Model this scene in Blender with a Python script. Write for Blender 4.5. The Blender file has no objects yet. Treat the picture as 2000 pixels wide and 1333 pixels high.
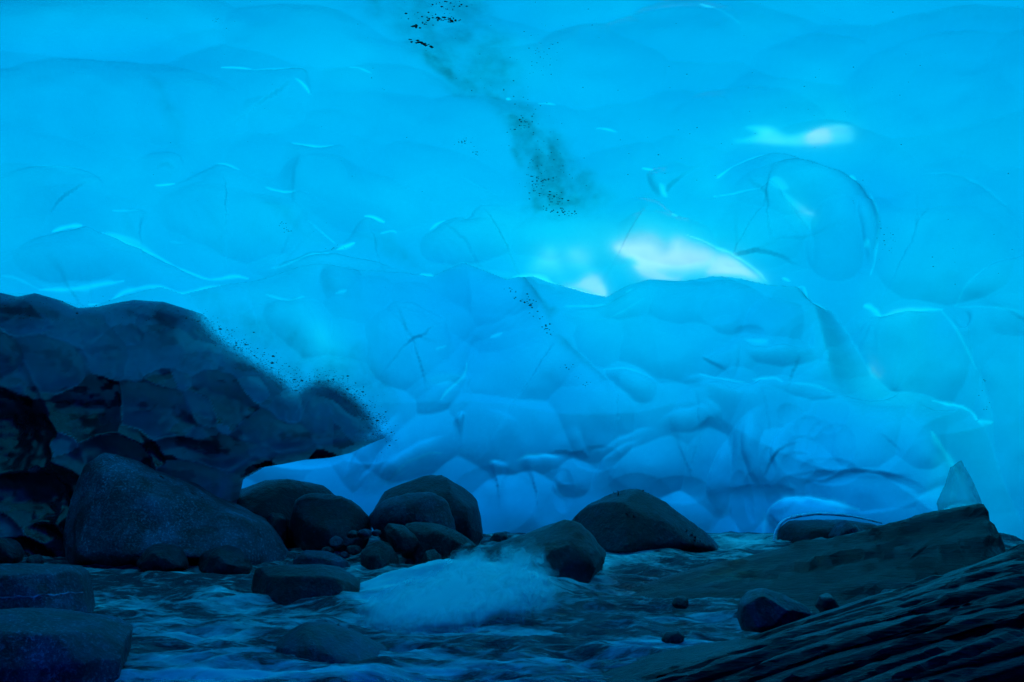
import bpy, bmesh, math, random
import numpy as np
from mathutils import Vector
random.seed(7)
RS = np.random.RandomState(7)
R = math.radians

# ------------------------------------------------------------------ camera, sky, sun, exposure
scene = bpy.context.scene
COL = scene.collection
F = 2414.0            # focal length in photo pixels
H = 1.2               # eye height over the stream
PITCH = math.atan(134 / F)
cam_data = bpy.data.cameras.new('camera')
cam_data.sensor_width = 36.0
cam_data.lens = 36.0 * F / 2000
cam_data.clip_end = 400
cam = bpy.data.objects.new('camera', cam_data)
cam.location = (0, 0, H)
cam.rotation_euler = (math.pi / 2 + PITCH, 0, 0)
COL.objects.link(cam)
scene.camera = cam

SUN_EL, SUN_AZ = R(52), R(8)
SUN = np.array([math.sin(SUN_AZ) * math.cos(SUN_EL), math.cos(SUN_AZ) * math.cos(SUN_EL), math.sin(SUN_EL)])
world = bpy.data.worlds.new('World')
scene.world = world
world.use_nodes = True
wn = world.node_tree
sky = wn.nodes.new('ShaderNodeTexSky')
sky.sky_type = 'NISHITA'
sky.sun_disc = False
sky.sun_elevation = SUN_EL
sky.sun_rotation = SUN_AZ
sky.dust_density = 6.0
sky.ozone_density = 0.3
wn.links.new(sky.outputs[0], wn.nodes['Background'].inputs[0])
wn.nodes['Background'].inputs[1].default_value = 0.12
sl = bpy.data.lights.new('sun', 'SUN')
sl.energy = 1.5
sl.angle = R(14)
sl.color = (1.0, 0.96, 0.9)
so = bpy.data.objects.new('sun', sl)
so.rotation_euler = Vector(SUN).to_track_quat('Z', 'Y').to_euler()
so.location = (0, 20, 30)
COL.objects.link(so)
vs = scene.view_settings
vs.view_transform = 'Standard'
vs.look = 'None'
vs.gamma = 1
vs.use_curve_mapping = False
vs.exposure = 0.45
cy = scene.cycles
cy.use_denoising = True
cy.max_bounces = 10
cy.diffuse_bounces = 6
cy.glossy_bounces = 4
cy.transmission_bounces = 8
cy.transparent_max_bounces = 16
cy.caustics_reflective = False
cy.caustics_refractive = False

# ------------------------------------------------------------------ helpers
def ray(px, py):
    cx, cz = (px - 1000) / F, -(py - 666.5) / F
    c, s = math.cos(PITCH), math.sin(PITCH)
    return np.array([cx, c - cz * s, s + cz * c])

def at(px, py, y):
    d = ray(px, py)
    return np.array([0, 0, H]) + d * (y / d[1])

def link(name, me, mat=None, parent=None):
    o = bpy.data.objects.new(name, me)
    COL.objects.link(o)
    if mat is not None:
        for m in (mat if isinstance(mat, (list, tuple)) else [mat]):
            me.materials.append(m)
    if parent is not None:
        o.parent = parent
    return o

def tag(o, label=None, cat=None, group=None, kind=None):
    for k, v in (('label', label), ('category', cat), ('group', group), ('kind', kind)):
        if v:
            o[k] = v
    return o

def mesh_np(name, V, Fc, smooth=True, attrs=None, mat_idx=None):
    me = bpy.data.meshes.new(name)
    V = np.asarray(V, dtype=np.float32)
    Fc = np.asarray(Fc, dtype=np.int32)
    n, k = Fc.shape
    me.vertices.add(len(V)); me.vertices.foreach_set('co', V.ravel())
    me.loops.add(n * k); me.loops.foreach_set('vertex_index', Fc.ravel())
    me.polygons.add(n)
    me.polygons.foreach_set('loop_start', np.arange(0, n * k, k, dtype=np.int32))
    me.polygons.foreach_set('use_smooth', np.full(n, smooth))
    if mat_idx is not None:
        me.polygons.foreach_set('material_index', np.asarray(mat_idx, dtype=np.int32))
    for nm, a in (attrs or {}).items():
        at_ = me.attributes.new(nm, 'FLOAT', 'POINT')
        at_.data.foreach_set('value', np.asarray(a, dtype=np.float32).ravel())
    me.update(calc_edges=True)
    me.validate()
    return me

def _h(ix, iy, iz, seed):
    n = (ix * 374761393 + iy * 668265263 + iz * 1274126177 + seed * 974711) & 0xffffffff
    n = ((n ^ (n >> 13)) * 1274126177) & 0xffffffff
    n = (n ^ (n >> 16)) & 0xffffffff
    return n.astype(np.float64) / 0xffffffff * 2 - 1

def vnoise(x, y, z=None, seed=0):
    x = np.asarray(x, float); y = np.asarray(y, float)
    z = np.zeros_like(x) if z is None else np.asarray(z, float)
    fx, fy, fz = np.floor(x), np.floor(y), np.floor(z)
    ix, iy, iz = fx.astype(np.int64), fy.astype(np.int64), fz.astype(np.int64)
    u, v, w = x - fx, y - fy, z - fz
    u, v, w = [q * q * q * (q * (q * 6 - 15) + 10) for q in (u, v, w)]
    r = 0
    for a in (0, 1):
        for b in (0, 1):
            for c in (0, 1):
                r = r + _h(ix + a, iy + b, iz + c, seed) * (u if a else 1 - u) * (v if b else 1 - v) * (w if c else 1 - w)
    return r

def fbm(x, y, z=None, oct=4, seed=0, gain=.5):
    r, a, f = 0, 1.0, 1.0
    for o in range(oct):
        r = r + a * vnoise(x * f, y * f, None if z is None else z * f, seed + o * 17)
        a *= gain; f *= 2.03
    return r

def smooth(a, b, x):
    t = np.clip((x - a) / (b - a), 0, 1)
    return t * t * (3 - 2 * t)

def catmull(P, n=12, closed=False):
    P = np.asarray(P, float)
    if closed:
        Q = np.vstack([P[-1], P, P[0], P[1]])
    else:
        Q = np.vstack([2 * P[0] - P[1], P, 2 * P[-1] - P[-2]])
    out = []
    for i in range(1, len(Q) - 2):
        p0, p1, p2, p3 = Q[i - 1], Q[i], Q[i + 1], Q[i + 2]
        for k in range(n):
            t = k / n
            out.append(.5 * ((2 * p1) + (p2 - p0) * t + (2 * p0 - 5 * p1 + 4 * p2 - p3) * t * t + (3 * p1 - p0 - 3 * p2 + p3) * t ** 3))
    if not closed:
        out.append(P[-1])
    return np.array(out)

def polydist(X, Y, P):
    """unsigned distance to a polyline, signed side (+ = right hand going along, y pointing down), arc fraction"""
    best = np.full(X.shape, 1e9); side = np.zeros(X.shape); frac = np.zeros(X.shape)
    seg = np.diff(P, axis=0); L = np.hypot(seg[:, 0], seg[:, 1]); cum = np.concatenate([[0], np.cumsum(L)]); T = max(cum[-1], 1e-9)
    for i in range(len(seg)):
        if L[i] < 1e-9:
            continue
        dx, dy = X - P[i, 0], Y - P[i, 1]
        t = np.clip((dx * seg[i, 0] + dy * seg[i, 1]) / L[i] ** 2, 0, 1)
        ex, ey = dx - t * seg[i, 0], dy - t * seg[i, 1]
        d = ex * ex + ey * ey
        m = d < best - 1e-12
        best = np.where(m, d, best)
        side = np.where(m, np.sign(seg[i, 0] * dy - seg[i, 1] * dx), side)
        frac = np.where(m, (cum[i] + t * L[i]) / T, frac)
    return np.sqrt(best), side, frac

def inside(X, Y, P):
    c = np.zeros(X.shape, bool)
    n = len(P)
    for i in range(n):
        x1, y1 = P[i]; x2, y2 = P[(i + 1) % n]
        if y1 == y2:
            continue
        m = ((y1 > Y) != (y2 > Y)) & (X < (x2 - x1) * (Y - y1) / (y2 - y1) + x1)
        c ^= m
    return c

# ------------------------------------------------------------------ materials
def newmat(name):
    m = bpy.data.materials.new(name)
    m.use_nodes = True
    nt = m.node_tree
    nt.nodes.clear()
    out = nt.nodes.new('ShaderNodeOutputMaterial')
    def N(t, **kw):
        n = nt.nodes.new('ShaderNode' + t)
        for k, v in kw.items():
            if k.startswith('i_'):
                key = k[2:]
                key = int(key) if key.isdigit() else key.replace('_', ' ')
                n.inputs[key].default_value = v
            else:
                setattr(n, k, v)
        return n
    def K(a, b):
        nt.links.new(a, b)
    return m, N, K, out

def ramp(N, K, src, stops):
    r = N('ValToRGB')
    e = r.color_ramp.elements
    while len(e) < len(stops):
        e.new(.5)
    for q, (p, c) in zip(e, stops):
        q.position = p
        q.color = c if len(c) == 4 else (*c, 1)
    K(src, r.inputs[0])
    return r.outputs[0]

def g(v):
    return (v, v, v)

def ice_inner():
    m, N, K, out = newmat('glacier_ice')
    geo = N('NewGeometry')
    n1 = N('TexNoise', i_Scale=1.3, i_Detail=5.0, i_Roughness=.55); K(geo.outputs['Position'], n1.inputs['Vector'])
    n2 = N('TexNoise', i_Scale=9.0, i_Detail=6.0, i_Roughness=.6); K(geo.outputs['Position'], n2.inputs['Vector'])
    silt = N('Attribute', attribute_name='silt'); clear = N('Attribute', attribute_name='clear')  # clear: where edge highlights and windows are painted whiter
    # cloudy bubbles: slight differences in whiteness
    base = ramp(N, K, n1.outputs[0], [(.35, (.20, .61, .77)), (.65, (.27, .68, .82))])
    dirt = ramp(N, K, n2.outputs[0], [(.3, (.07, .30, .33)), (.7, (.16, .52, .58))])
    mx = N('MixRGB'); K(silt.outputs['Fac'], mx.inputs[0]); K(base, mx.inputs[1]); K(dirt, mx.inputs[2])
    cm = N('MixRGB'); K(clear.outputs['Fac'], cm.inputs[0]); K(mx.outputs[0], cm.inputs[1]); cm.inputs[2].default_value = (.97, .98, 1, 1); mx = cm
    tr = N('BsdfTranslucent'); K(mx.outputs[0], tr.inputs[0])
    df = N('BsdfDiffuse'); K(mx.outputs[0], df.inputs[0])
    bump = N('Bump', i_Strength=.12, i_Distance=.02); K(n2.outputs[0], bump.inputs['Height'])
    K(bump.outputs[0], df.inputs['Normal'])
    bm_ = N('MapRange', i_1=0, i_2=1, i_3=.22, i_4=0); K(clear.outputs['Fac'], bm_.inputs[0])
    body = N('MixShader'); K(bm_.outputs[0], body.inputs[0]); K(tr.outputs[0], body.inputs[1]); K(df.outputs[0], body.inputs[2])
    tp = N('BsdfTransparent'); tp.inputs[0].default_value = (.95, .98, 1, 1)
    cf = N('Math', operation='MULTIPLY', i_1=.15); K(clear.outputs['Fac'], cf.inputs[0])
    w = N('MixShader'); K(cf.outputs[0], w.inputs[0]); K(body.outputs[0], w.inputs[1]); K(tp.outputs[0], w.inputs[2])
    gl = N('BsdfGlossy', i_Roughness=.16); K(bump.outputs[0], gl.inputs['Normal'])
    fr = N('Fresnel', i_IOR=1.31)
    bf = N('Math', operation='SUBTRACT', i_0=1.0); K(geo.outputs['Backfacing'], bf.inputs[1])
    ff = N('Math', operation='MULTIPLY'); K(fr.outputs[0], ff.inputs[0]); K(bf.outputs[0], ff.inputs[1])
    o = N('MixShader'); K(ff.outputs[0], o.inputs[0]); K(w.outputs[0], o.inputs[1]); K(gl.outputs[0], o.inputs[2])
    top = N('Attribute', attribute_name='top')      # unseen outer face, made see-through and shaped to let daylight into the ice
    tg = N('Math', operation='GREATER_THAN', i_1=.5); K(top.outputs['Fac'], tg.inputs[0])
    tt = N('BsdfTransparent'); tt.inputs[0].default_value = (.96, .98, 1, 1)
    fin = N('MixShader'); K(tg.outputs[0], fin.inputs[0]); K(o.outputs[0], fin.inputs[1]); K(tt.outputs[0], fin.inputs[2])
    K(fin.outputs[0], out.inputs['Surface'])
    v = N('VolumeAbsorption', i_Density=8.0); v.inputs[0].default_value = (0.0, .947, .990, 1)
    K(v.outputs[0], out.inputs['Volume'])
    return m

def rockmat(name, c1, c2, scale=3.0, rough=.5, bumpd=.02, speck=None, stretch=None, spec=.5, moss=None):
    m, N, K, out = newmat(name)
    tc = N('TexCoord')
    src = tc.outputs['Object']
    if stretch:
        mp = N('Mapping'); mp.inputs['Rotation'].default_value = stretch[0]; mp.inputs['Scale'].default_value = stretch[1]
        K(src, mp.inputs[0]); vec = mp.outputs[0]
    else:
        vec = src
    n1 = N('TexNoise', i_Scale=scale, i_Detail=8.0, i_Roughness=.65); K(vec, n1.inputs['Vector'])
    n2 = N('TexNoise', i_Scale=scale * 9, i_Detail=6.0, i_Roughness=.7); K(vec, n2.inputs['Vector'])
    n3 = N('TexNoise', i_Scale=scale * .6, i_Detail=3.0); K(src, n3.inputs['Vector'])
    base = ramp(N, K, n1.outputs[0], [(.35, c1), (.65, c2)])
    if speck:
        f = ramp(N, K, n2.outputs[0], [(.5, g(0)), (.68, g(1))])
        mx = N('MixRGB'); K(f, mx.inputs[0]); K(base, mx.inputs[1]); mx.inputs[2].default_value = (*speck, 1); base = mx.outputs[0]
    wv = N('TexNoise', i_Scale=scale * .35, i_Detail=9.0, i_Roughness=.75, i_Distortion=1.5); K(vec, wv.inputs['Vector'])
    bd = N('MixRGB', blend_type='MULTIPLY', i_0=.8); K(base, bd.inputs[1]); K(ramp(N, K, wv.outputs[0], [(.42, g(.35)), (.5, g(1.0)), (.6, g(1.35))]), bd.inputs[2]); base = bd.outputs[0]
    dk = N('MixRGB', blend_type='MULTIPLY', i_0=.7)
    K(base, dk.inputs[1]); K(ramp(N, K, n3.outputs[0], [(.35, g(.45)), (.6, g(1.2))]), dk.inputs[2]); base = dk.outputs[0]
    if moss:
        f = ramp(N, K, n3.outputs[0], [(.55, g(0)), (.66, g(.9))])
        f2 = N('Math', operation='MULTIPLY'); K(f, f2.inputs[0]); K(ramp(N, K, n2.outputs[0], [(.45, g(0)), (.6, g(1))]), f2.inputs[1])
        mx = N('MixRGB'); K(f2.outputs[0], mx.inputs[0]); K(base, mx.inputs[1]); mx.inputs[2].default_value = (*moss, 1); base = mx.outputs[0]
    wt = N('MixRGB', blend_type='MULTIPLY', i_0=1.0); K(base, wt.inputs[1]); wt.inputs[2].default_value = (.95, .76, 1.1, 1); base = wt.outputs[0]   # blue-grey stone
    p = N('BsdfPrincipled'); K(base, p.inputs['Base Color'])
    p.inputs['Specular IOR Level'].default_value = spec
    rr = N('MapRange'); K(n1.outputs[0], rr.inputs[0]); rr.inputs['To Min'].default_value = rough - .12; rr.inputs['To Max'].default_value = rough + .2
    K(rr.outputs[0], p.inputs['Roughness'])
    ad = N('Math', operation='ADD'); K(n1.outputs[0], ad.inputs[0])
    ml = N('Math', operation='MULTIPLY', i_1=.35); K(n2.outputs[0], ml.inputs[0]); K(ml.outputs[0], ad.inputs[1])
    b = N('Bump', i_Strength=.8, i_Distance=bumpd); K(ad.outputs[0], b.inputs['Height']); K(b.outputs[0], p.inputs['Normal'])
    K(p.outputs[0], out.inputs['Surface'])
    return m

def water_mat():
    m, N, K, out = newmat('stream_water')
    geo = N('NewGeometry')
    foam = N('Attribute', attribute_name='foam')
    mp = N('Mapping'); mp.inputs['Rotation'].default_value = (0, 0, R(-14)); mp.inputs['Scale'].default_value = (1.0, 3.6, 1.6)
    K(geo.outputs['Position'], mp.inputs[0])
    n1 = N('TexNoise', i_Scale=4.2, i_Detail=9.0, i_Roughness=.62, i_Distortion=.9); K(mp.outputs[0], n1.inputs['Vector'])
    n2 = N('TexNoise', i_Scale=13.0, i_Detail=7.0, i_Roughness=.68, i_Distortion=.8); K(mp.outputs[0], n2.inputs['Vector'])
    # foam coverage = attribute pushed through streaks
    a = N('Math', operation='MULTIPLY', i_1=1.35); K(foam.outputs['Fac'], a.inputs[0])
    nm = N('MixRGB', i_0=.38); K(n1.outputs[0], nm.inputs[1]); K(n2.outputs[0], nm.inputs[2])
    nr_ = N('MapRange', i_1=.32, i_2=.68); K(nm.outputs[0], nr_.inputs[0])
    s = N('Math', operation='ADD'); K(a.outputs[0], s.inputs[0]); K(nr_.outputs[0], s.inputs[1])
    s2 = N('MapRange', i_1=.78, i_2=1.5); K(s.outputs[0], s2.inputs[0])
    w = N('BsdfPrincipled'); w.inputs['Base Color'].default_value = (.04, .07, .09, 1)
    w.inputs['Roughness'].default_value = .22; w.inputs['IOR'].default_value = 1.33
    b = N('Bump', i_Strength=.9, i_Distance=.11); K(n1.outputs[0], b.inputs['Height'])
    b2 = N('Bump', i_Strength=.5, i_Distance=.012); K(n2.outputs[0], b2.inputs['Height']); K(b.outputs[0], b2.inputs['Normal']); K(b2.outputs[0], w.inputs['Normal'])
    fm = N('BsdfDiffuse'); fm.inputs[0].default_value = (.78, .8, .8, 1)
    o = N('MixShader'); K(s2.outputs[0], o.inputs[0]); K(w.outputs[0], o.inputs[1]); K(fm.outputs[0], o.inputs[2])
    K(o.outputs[0], out.inputs['Surface'])
    return m

def veil_mat(name='foam_veil', det=8.0, col=(.9, .92, .92), scale=(1, 1, 1), thresh=(.55, 1.35), rot=(0, 0, 0)):
    m, N, K, out = newmat(name)
    geo = N('NewGeometry')
    foam = N('Attribute', attribute_name='foam')
    mp = N('Mapping'); mp.inputs['Scale'].default_value = scale; mp.inputs['Rotation'].default_value = rot
    K(geo.outputs['Position'], mp.inputs[0])
    n1 = N('TexNoise', i_Scale=3.0, i_Detail=det, i_Roughness=.6, i_Distortion=.6); K(mp.outputs[0], n1.inputs['Vector'])
    s = N('Math', operation='ADD'); K(foam.outputs['Fac'], s.inputs[0]); K(n1.outputs[0], s.inputs[1])
    s2 = N('MapRange', i_1=thresh[0], i_2=thresh[1]); K(s.outputs[0], s2.inputs[0])
    ed = N('MapRange', i_1=0.02, i_2=.32); K(foam.outputs['Fac'], ed.inputs[0])
    em = N('Math', operation='MULTIPLY'); K(s2.outputs[0], em.inputs[0]); K(ed.outputs[0], em.inputs[1]); s2 = em
    df = N('BsdfDiffuse'); df.inputs[0].default_value = (*col, 1)
    tl = N('BsdfTranslucent'); tl.inputs[0].default_value = (*col, 1)
    mx = N('MixShader', i_0=.2); K(df.outputs[0], mx.inputs[1]); K(tl.outputs[0], mx.inputs[2])
    tp = N('BsdfTransparent')
    o = N('MixShader'); K(s2.outputs[0], o.inputs[0]); K(tp.outputs[0], o.inputs[1]); K(mx.outputs[0], o.inputs[2])
    K(o.outputs[0], out.inputs['Surface'])
    return m

def bank_mat():
    m, N, K, out = newmat('dirty_ice')
    geo = N('NewGeometry')
    a = N('Attribute', attribute_name='fade'); dk = N('Attribute', attribute_name='dirt')
    n1 = N('TexNoise', i_Scale=4.0, i_Detail=8.0, i_Roughness=.65); K(geo.outputs['Position'], n1.inputs['Vector'])
    n2 = N('TexNoise', i_Scale=26.0, i_Detail=7.0, i_Roughness=.75); K(geo.outputs['Position'], n2.inputs['Vector'])
    ice = ramp(N, K, n1.outputs[0], [(.3, (.08, .09, .19)), (.7, (.17, .18, .36))])
    mud = ramp(N, K, n2.outputs[0], [(.3, (.004, .004, .008)), (.7, (.018, .017, .030))])
    mx = N('MixRGB'); K(dk.outputs['Fac'], mx.inputs[0]); K(ice, mx.inputs[1]); K(mud, mx.inputs[2])
    p0 = N('BsdfPrincipled'); K(mx.outputs[0], p0.inputs['Base Color']); p0.inputs['Roughness'].default_value = .24
    tl = N('BsdfTranslucent'); tl.inputs[0].default_value = (.75, .8, .85, 1)
    iv = N('MapRange', i_1=0, i_2=.8, i_3=.45, i_4=.0); K(dk.outputs['Fac'], iv.inputs[0])
    p = N('MixShader'); K(iv.outputs[0], p.inputs[0]); K(p0.outputs[0], p.inputs[1]); K(tl.outputs[0], p.inputs[2])
    b = N('Bump', i_Strength=.2, i_Distance=.02); K(n1.outputs[0], b.inputs['Height']); K(b.outputs[0], p0.inputs['Normal'])
    tp = N('BsdfTransparent')
    s = N('Math', operation='ADD'); K(a.outputs['Fac'], s.inputs[0])
    q = N('Math', operation='MULTIPLY', i_1=.9); K(n2.outputs[0], q.inputs[0]); K(q.outputs[0], s.inputs[1])
    s2 = N('MapRange', i_1=.55, i_2=1.3); K(s.outputs[0], s2.inputs[0])
    o = N('MixShader'); K(s2.outputs[0], o.inputs[0]); K(tp.outputs[0], o.inputs[1]); K(p.outputs[0], o.inputs[2])
    K(o.outputs[0], out.inputs['Surface'])
    return m

def crystal_mat():
    m, N, K, out = newmat('clear_ice')
    gls = N('BsdfGlass', i_Roughness=.08, i_IOR=1.31); gls.inputs[0].default_value = (.8, .97, .98, 1)
    tl = N('BsdfTranslucent'); tl.inputs[0].default_value = (.95, .98, .98, 1)
    mx = N('MixShader', i_0=.55); K(gls.outputs[0], mx.inputs[1]); K(tl.outputs[0], mx.inputs[2])
    tp = N('BsdfTransparent'); tp.inputs[0].default_value = (.9, .99, 1, 1)
    m3 = N('MixShader', i_0=.4); K(mx.outputs[0], m3.inputs[1]); K(tp.outputs[0], m3.inputs[2])
    K(m3.outputs[0], out.inputs['Surface'])
    return m

M_ICE = ice_inner()
M_GRAN = rockmat('lichened_granite', (.016, .021, .026), (.105, .125, .14), 6.0, .5, .04, speck=(.30, .33, .33), spec=.35)
M_GREEN = rockmat('greenish_stone', (.012, .018, .016), (.045, .06, .052), 6.0, .45, .04, speck=(.12, .15, .11), spec=.35)
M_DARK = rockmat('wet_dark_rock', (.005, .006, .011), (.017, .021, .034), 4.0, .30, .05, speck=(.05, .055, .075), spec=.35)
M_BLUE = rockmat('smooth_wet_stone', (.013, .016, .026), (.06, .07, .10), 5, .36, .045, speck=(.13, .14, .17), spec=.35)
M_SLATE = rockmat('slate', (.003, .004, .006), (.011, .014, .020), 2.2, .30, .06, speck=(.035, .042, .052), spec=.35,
                  stretch=((0, R(22), 0), (.5, 2.5, 7)), moss=(.10, .13, .03))
M_WATER = water_mat()
M_VEIL = veil_mat()
M_BANK = bank_mat()
M_CRYS = crystal_mat()
M_VEIN = rockmat('quartz_vein', (.4, .42, .38), (.6, .6, .55), 20, .5, .003)
M_GRIT = rockmat('grit', (.010, .012, .012), (.03, .03, .028), 30, .6, .002)
M_BED = rockmat('gravel_bed', (.02, .025, .025), (.08, .09, .085), 5, .6, .05)

# ------------------------------------------------------------------ the ice vault: profile in the y-z plane
PROF = catmull([(12.0, -5.2), (11.5, -3.0), (11.15, -1.2), (11.0, -.4), (10.95, .3), (10.8, 1.1), (10.4, 2.0), (9.6, 2.85), (8.4, 3.5), (6.6, 4.0), (4, 4.35),
                (1, 4.45), (-2, 4.3), (-4.5, 3.6), (-6.2, 2.3), (-6.9, .8), (-7.1, -1.2)], 40)
_sl = np.hypot(*np.diff(PROF, axis=0).T)
SARC = np.concatenate([[0], np.cumsum(_sl)])
def prof(s):
    return np.interp(s, SARC, PROF[:, 0]), np.interp(s, SARC, PROF[:, 1])
_ang = np.arctan2(PROF[:, 1] - H, PROF[:, 0])
_vis = PROF[:, 0] > 1.5
def wall(px, py):
    """photo pixel -> (x, s) on the undisplaced vault"""
    d = ray(px, py)
    a = math.atan2(d[2], d[1])
    s = np.interp(a, _ang[_vis], SARC[_vis])
    y, _z = prof(s)
    return float(y / d[1] * d[0]), float(s)
def wallp(P):
    return np.array([wall(*p) for p in P])
def PXM(py):
    """metres per photo pixel on the vault near the row py"""
    a, b = wall(1000, py), wall(1100, py)
    return abs(b[0] - a[0]) / 100

STEP = .0113
s_vis0, s_vis1 = wall(1000, 1120)[1], wall(1000, -40)[1]
gs = np.concatenate([np.arange(0, s_vis0 - .6, .15), np.arange(s_vis0 - .6, s_vis0, .04), np.arange(s_vis0, s_vis1, STEP), np.arange(s_vis1, SARC[-1], .12), [SARC[-1]]])
gx = np.concatenate([np.arange(-6.6, -4.95, .05), np.arange(-4.95, 4.95, STEP), np.arange(4.95, 6.61, .05)])
GX, GS = np.meshgrid(gx, gs)       # rows: s, cols: x
DISP = np.zeros(GX.shape)
SILT = np.zeros(GX.shape)
WHITEN = np.zeros(GX.shape)
THICK = np.zeros(GX.shape)

def win(x0, x1, s0, s1):
    i0, i1 = np.searchsorted(gs, s0), np.searchsorted(gs, s1) + 1
    j0, j1 = np.searchsorted(gx, x0), np.searchsorted(gx, x1) + 1
    return slice(max(i0, 0), i1), slice(max(j0, 0), j1)

def winp(P, pad):
    return win(P[:, 0].min() - pad, P[:, 0].max() + pad, P[:, 1].min() - pad, P[:, 1].max() + pad)

# the far chamber seen under the lip of the vault
FAR = [(-260, 590), (0, 574), (60, 578), (120, 590), (175, 603), (225, 588), (308, 573), (353, 585), (448, 561), (483, 556), (540, 546),
       (600, 541), (700, 546), (790, 540), (845, 545), (875, 530), (905, 517), (945, 530), (990, 547), (1010, 541), (1040, 540), (1070, 553),
       (1110, 566), (1185, 587), (1225, 565), (1270, 551), (1330, 552), (1390, 545), (1450, 552), (1505, 563), (1560, 568),
       (1590, 598), (1625, 612), (1655, 650), (1680, 690), (1705, 735), (1745, 770), (1810, 775), (1845, 788), (1880, 792), (1905, 815),
       (1925, 835), (1950, 900), (1985, 1000), (2060, 1140), (-260, 1160)]
P = wallp(FAR)
sl_ = winp(P, .1)
X_, S_ = GX[sl_], GS[sl_]
ins = inside(X_, S_, P)
Q = np.vstack([P, P[:1]])
d_, _, _ = polydist(X_, S_, Q)
_w = .035 + .32 * smooth(2.4, 3.1, X_)
DISP[sl_] += np.where(ins, .16 * smooth(0, 1, d_ / _w) + .75 * (1 - np.exp(-d_ / .8)), 0)
THICK[sl_] += np.where(ins, .12 * smooth(0, 1, d_ / _w) + .85 * (1 - np.exp(-d_ / .7)), 0)
FARMASK = np.zeros(GX.shape, bool); FARMASK[sl_] = ins
FARW = np.zeros(GX.shape); FARW[sl_] = np.where(ins, smooth(0, 1, d_ / _w), 0)

# scallops melted into the ice: (px, py, rx, ry, turn, depth in m)
BOWLS_NEAR = [
    (230, 210, 330, 130, 5, .10), (520, 235, 95, 80, 0, .06), (150, 60, 300, 110, -8, .08), (640, 90, 210, 120, 10, .07),
    (450, 430, 190, 105, 8, .09), (130, 520, 150, 62, 0, .08), (110, 400, 150, 60, -6, .05), (680, 380, 180, 110, 12, .07), (700, 250, 130, 70, 0, .05),
    (330, 540, 110, 40, 10, .05), (560, 520, 100, 30, -10, .05), (920, 480, 110, 62, -10, .07), (860, 330, 150, 100, 20, .06),
    (1080, 470, 140, 70, 0, .08), (1290, 470, 150, 75, 5, .09), (1180, 130, 170, 130, 30, .07), (1400, 240, 120, 100, 0, .04),
    (1370, 70, 150, 120, 0, .06), (1560, 390, 150, 78, 0, .09), (1470, 470, 125, 85, 20, .07), (1640, 470, 70, 130, -12, .10),
    (1850, 480, 165, 135, 10, .12), (1780, 690, 130, 120, 40, .10), (1820, 180, 220, 190, 20, .09), (1980, 820, 90, 230, 0, .10),
    (1960, 380, 160, 120, 0, .05), (1600, 120, 150, 110, 20, .05), (2010, 620, 140, 60, 10, .05), (1690, 560, 70, 70, 0, .05),
]
BOWLS_FAR = [
    (780, 730, 120, 85, 20, .11), (930, 610, 150, 100, 25, .13), (660, 600, 60, 60, 0, .07), (700, 640, 90, 60, -30, .06), (1010, 780, 170, 85, -22, .13),
    (1000, 890, 170, 75, 8, .14), (830, 900, 140, 55, -24, .12), (1000, 1010, 120, 80, 0, .16), (1170, 860, 110, 85, 20, .12), (1130, 965, 50, 50, 0, .10),
    (1240, 620, 130, 60, -8, .10), (1390, 640, 140, 70, 10, .12), (1330, 740, 160, 70, 10, .11), (1435, 680, 48, 34, 0, .08), (1540, 670, 110, 62, 8, .11),
    (1560, 730, 90, 40, 0, .08), (1650, 690, 60, 70, -30, .09), (1610, 790, 130, 40, -4, .09), (1720, 870, 130, 85, 10, .14), (1830, 870, 60, 90, -25, .10),
    (1250, 800, 80, 40, 30, .08), (1380, 850, 90, 50, -20, .10), (1290, 950, 110, 60, -20, .11), (1400, 950, 70, 90, 10, .12), (1490, 960, 48, 130, 6, .14),
    (1560, 960, 60, 110, -10, .12), (1350, 1020, 80, 50, 0, .1), (1720, 990, 150, 48, 4, .10), (560, 690, 90, 60, 30, .08), (640, 780, 90, 60, 0, .08),
    (1470, 800, 60, 45, 0, .07), (1180, 720, 70, 60, 0, .07), (850, 830, 60, 34, -30, .08), (520, 600, 90, 50, 0, .05), (300, 640, 120, 70, 0, .05),
]
def bowls(L, soft_noise, mask, lift=0):
    fld = np.full(GX.shape, -.045); tone = np.zeros(GX.shape); rt = np.random.RandomState(len(L))
    for k, (px, py, rx, ry, rot, dep) in enumerate(L):
        c = wall(px, py); m = PXM(py)
        rx, ry = rx * m, ry * m * 1.05
        r = max(rx, ry) * 1.9
        w_ = win(c[0] - r, c[0] + r, c[1] - r, c[1] + r)
        x, s = GX[w_], GS[w_]
        wob = .13 * vnoise(x * 1.7 + k * 9.1, s * 1.7, seed=k) + .035 * vnoise(x * 6 + k, s * 6, seed=k + 50)
        a = R(-rot); ca, sa = math.cos(a), math.sin(a)
        u = ((x - c[0]) * ca + (s - c[1]) * sa) / rx; v = (-(x - c[0]) * sa + (s - c[1]) * ca) / ry
        b = dep * (1 - (u * u + v * v)) + dep * wob * 2.0
        tone[w_] = np.where(b > fld[w_], rt.uniform(-.13, .16) * min(1, r), tone[w_])
        fld[w_] = np.maximum(fld[w_], b)
    THICK[:] += tone * mask
    return fld * mask
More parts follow.
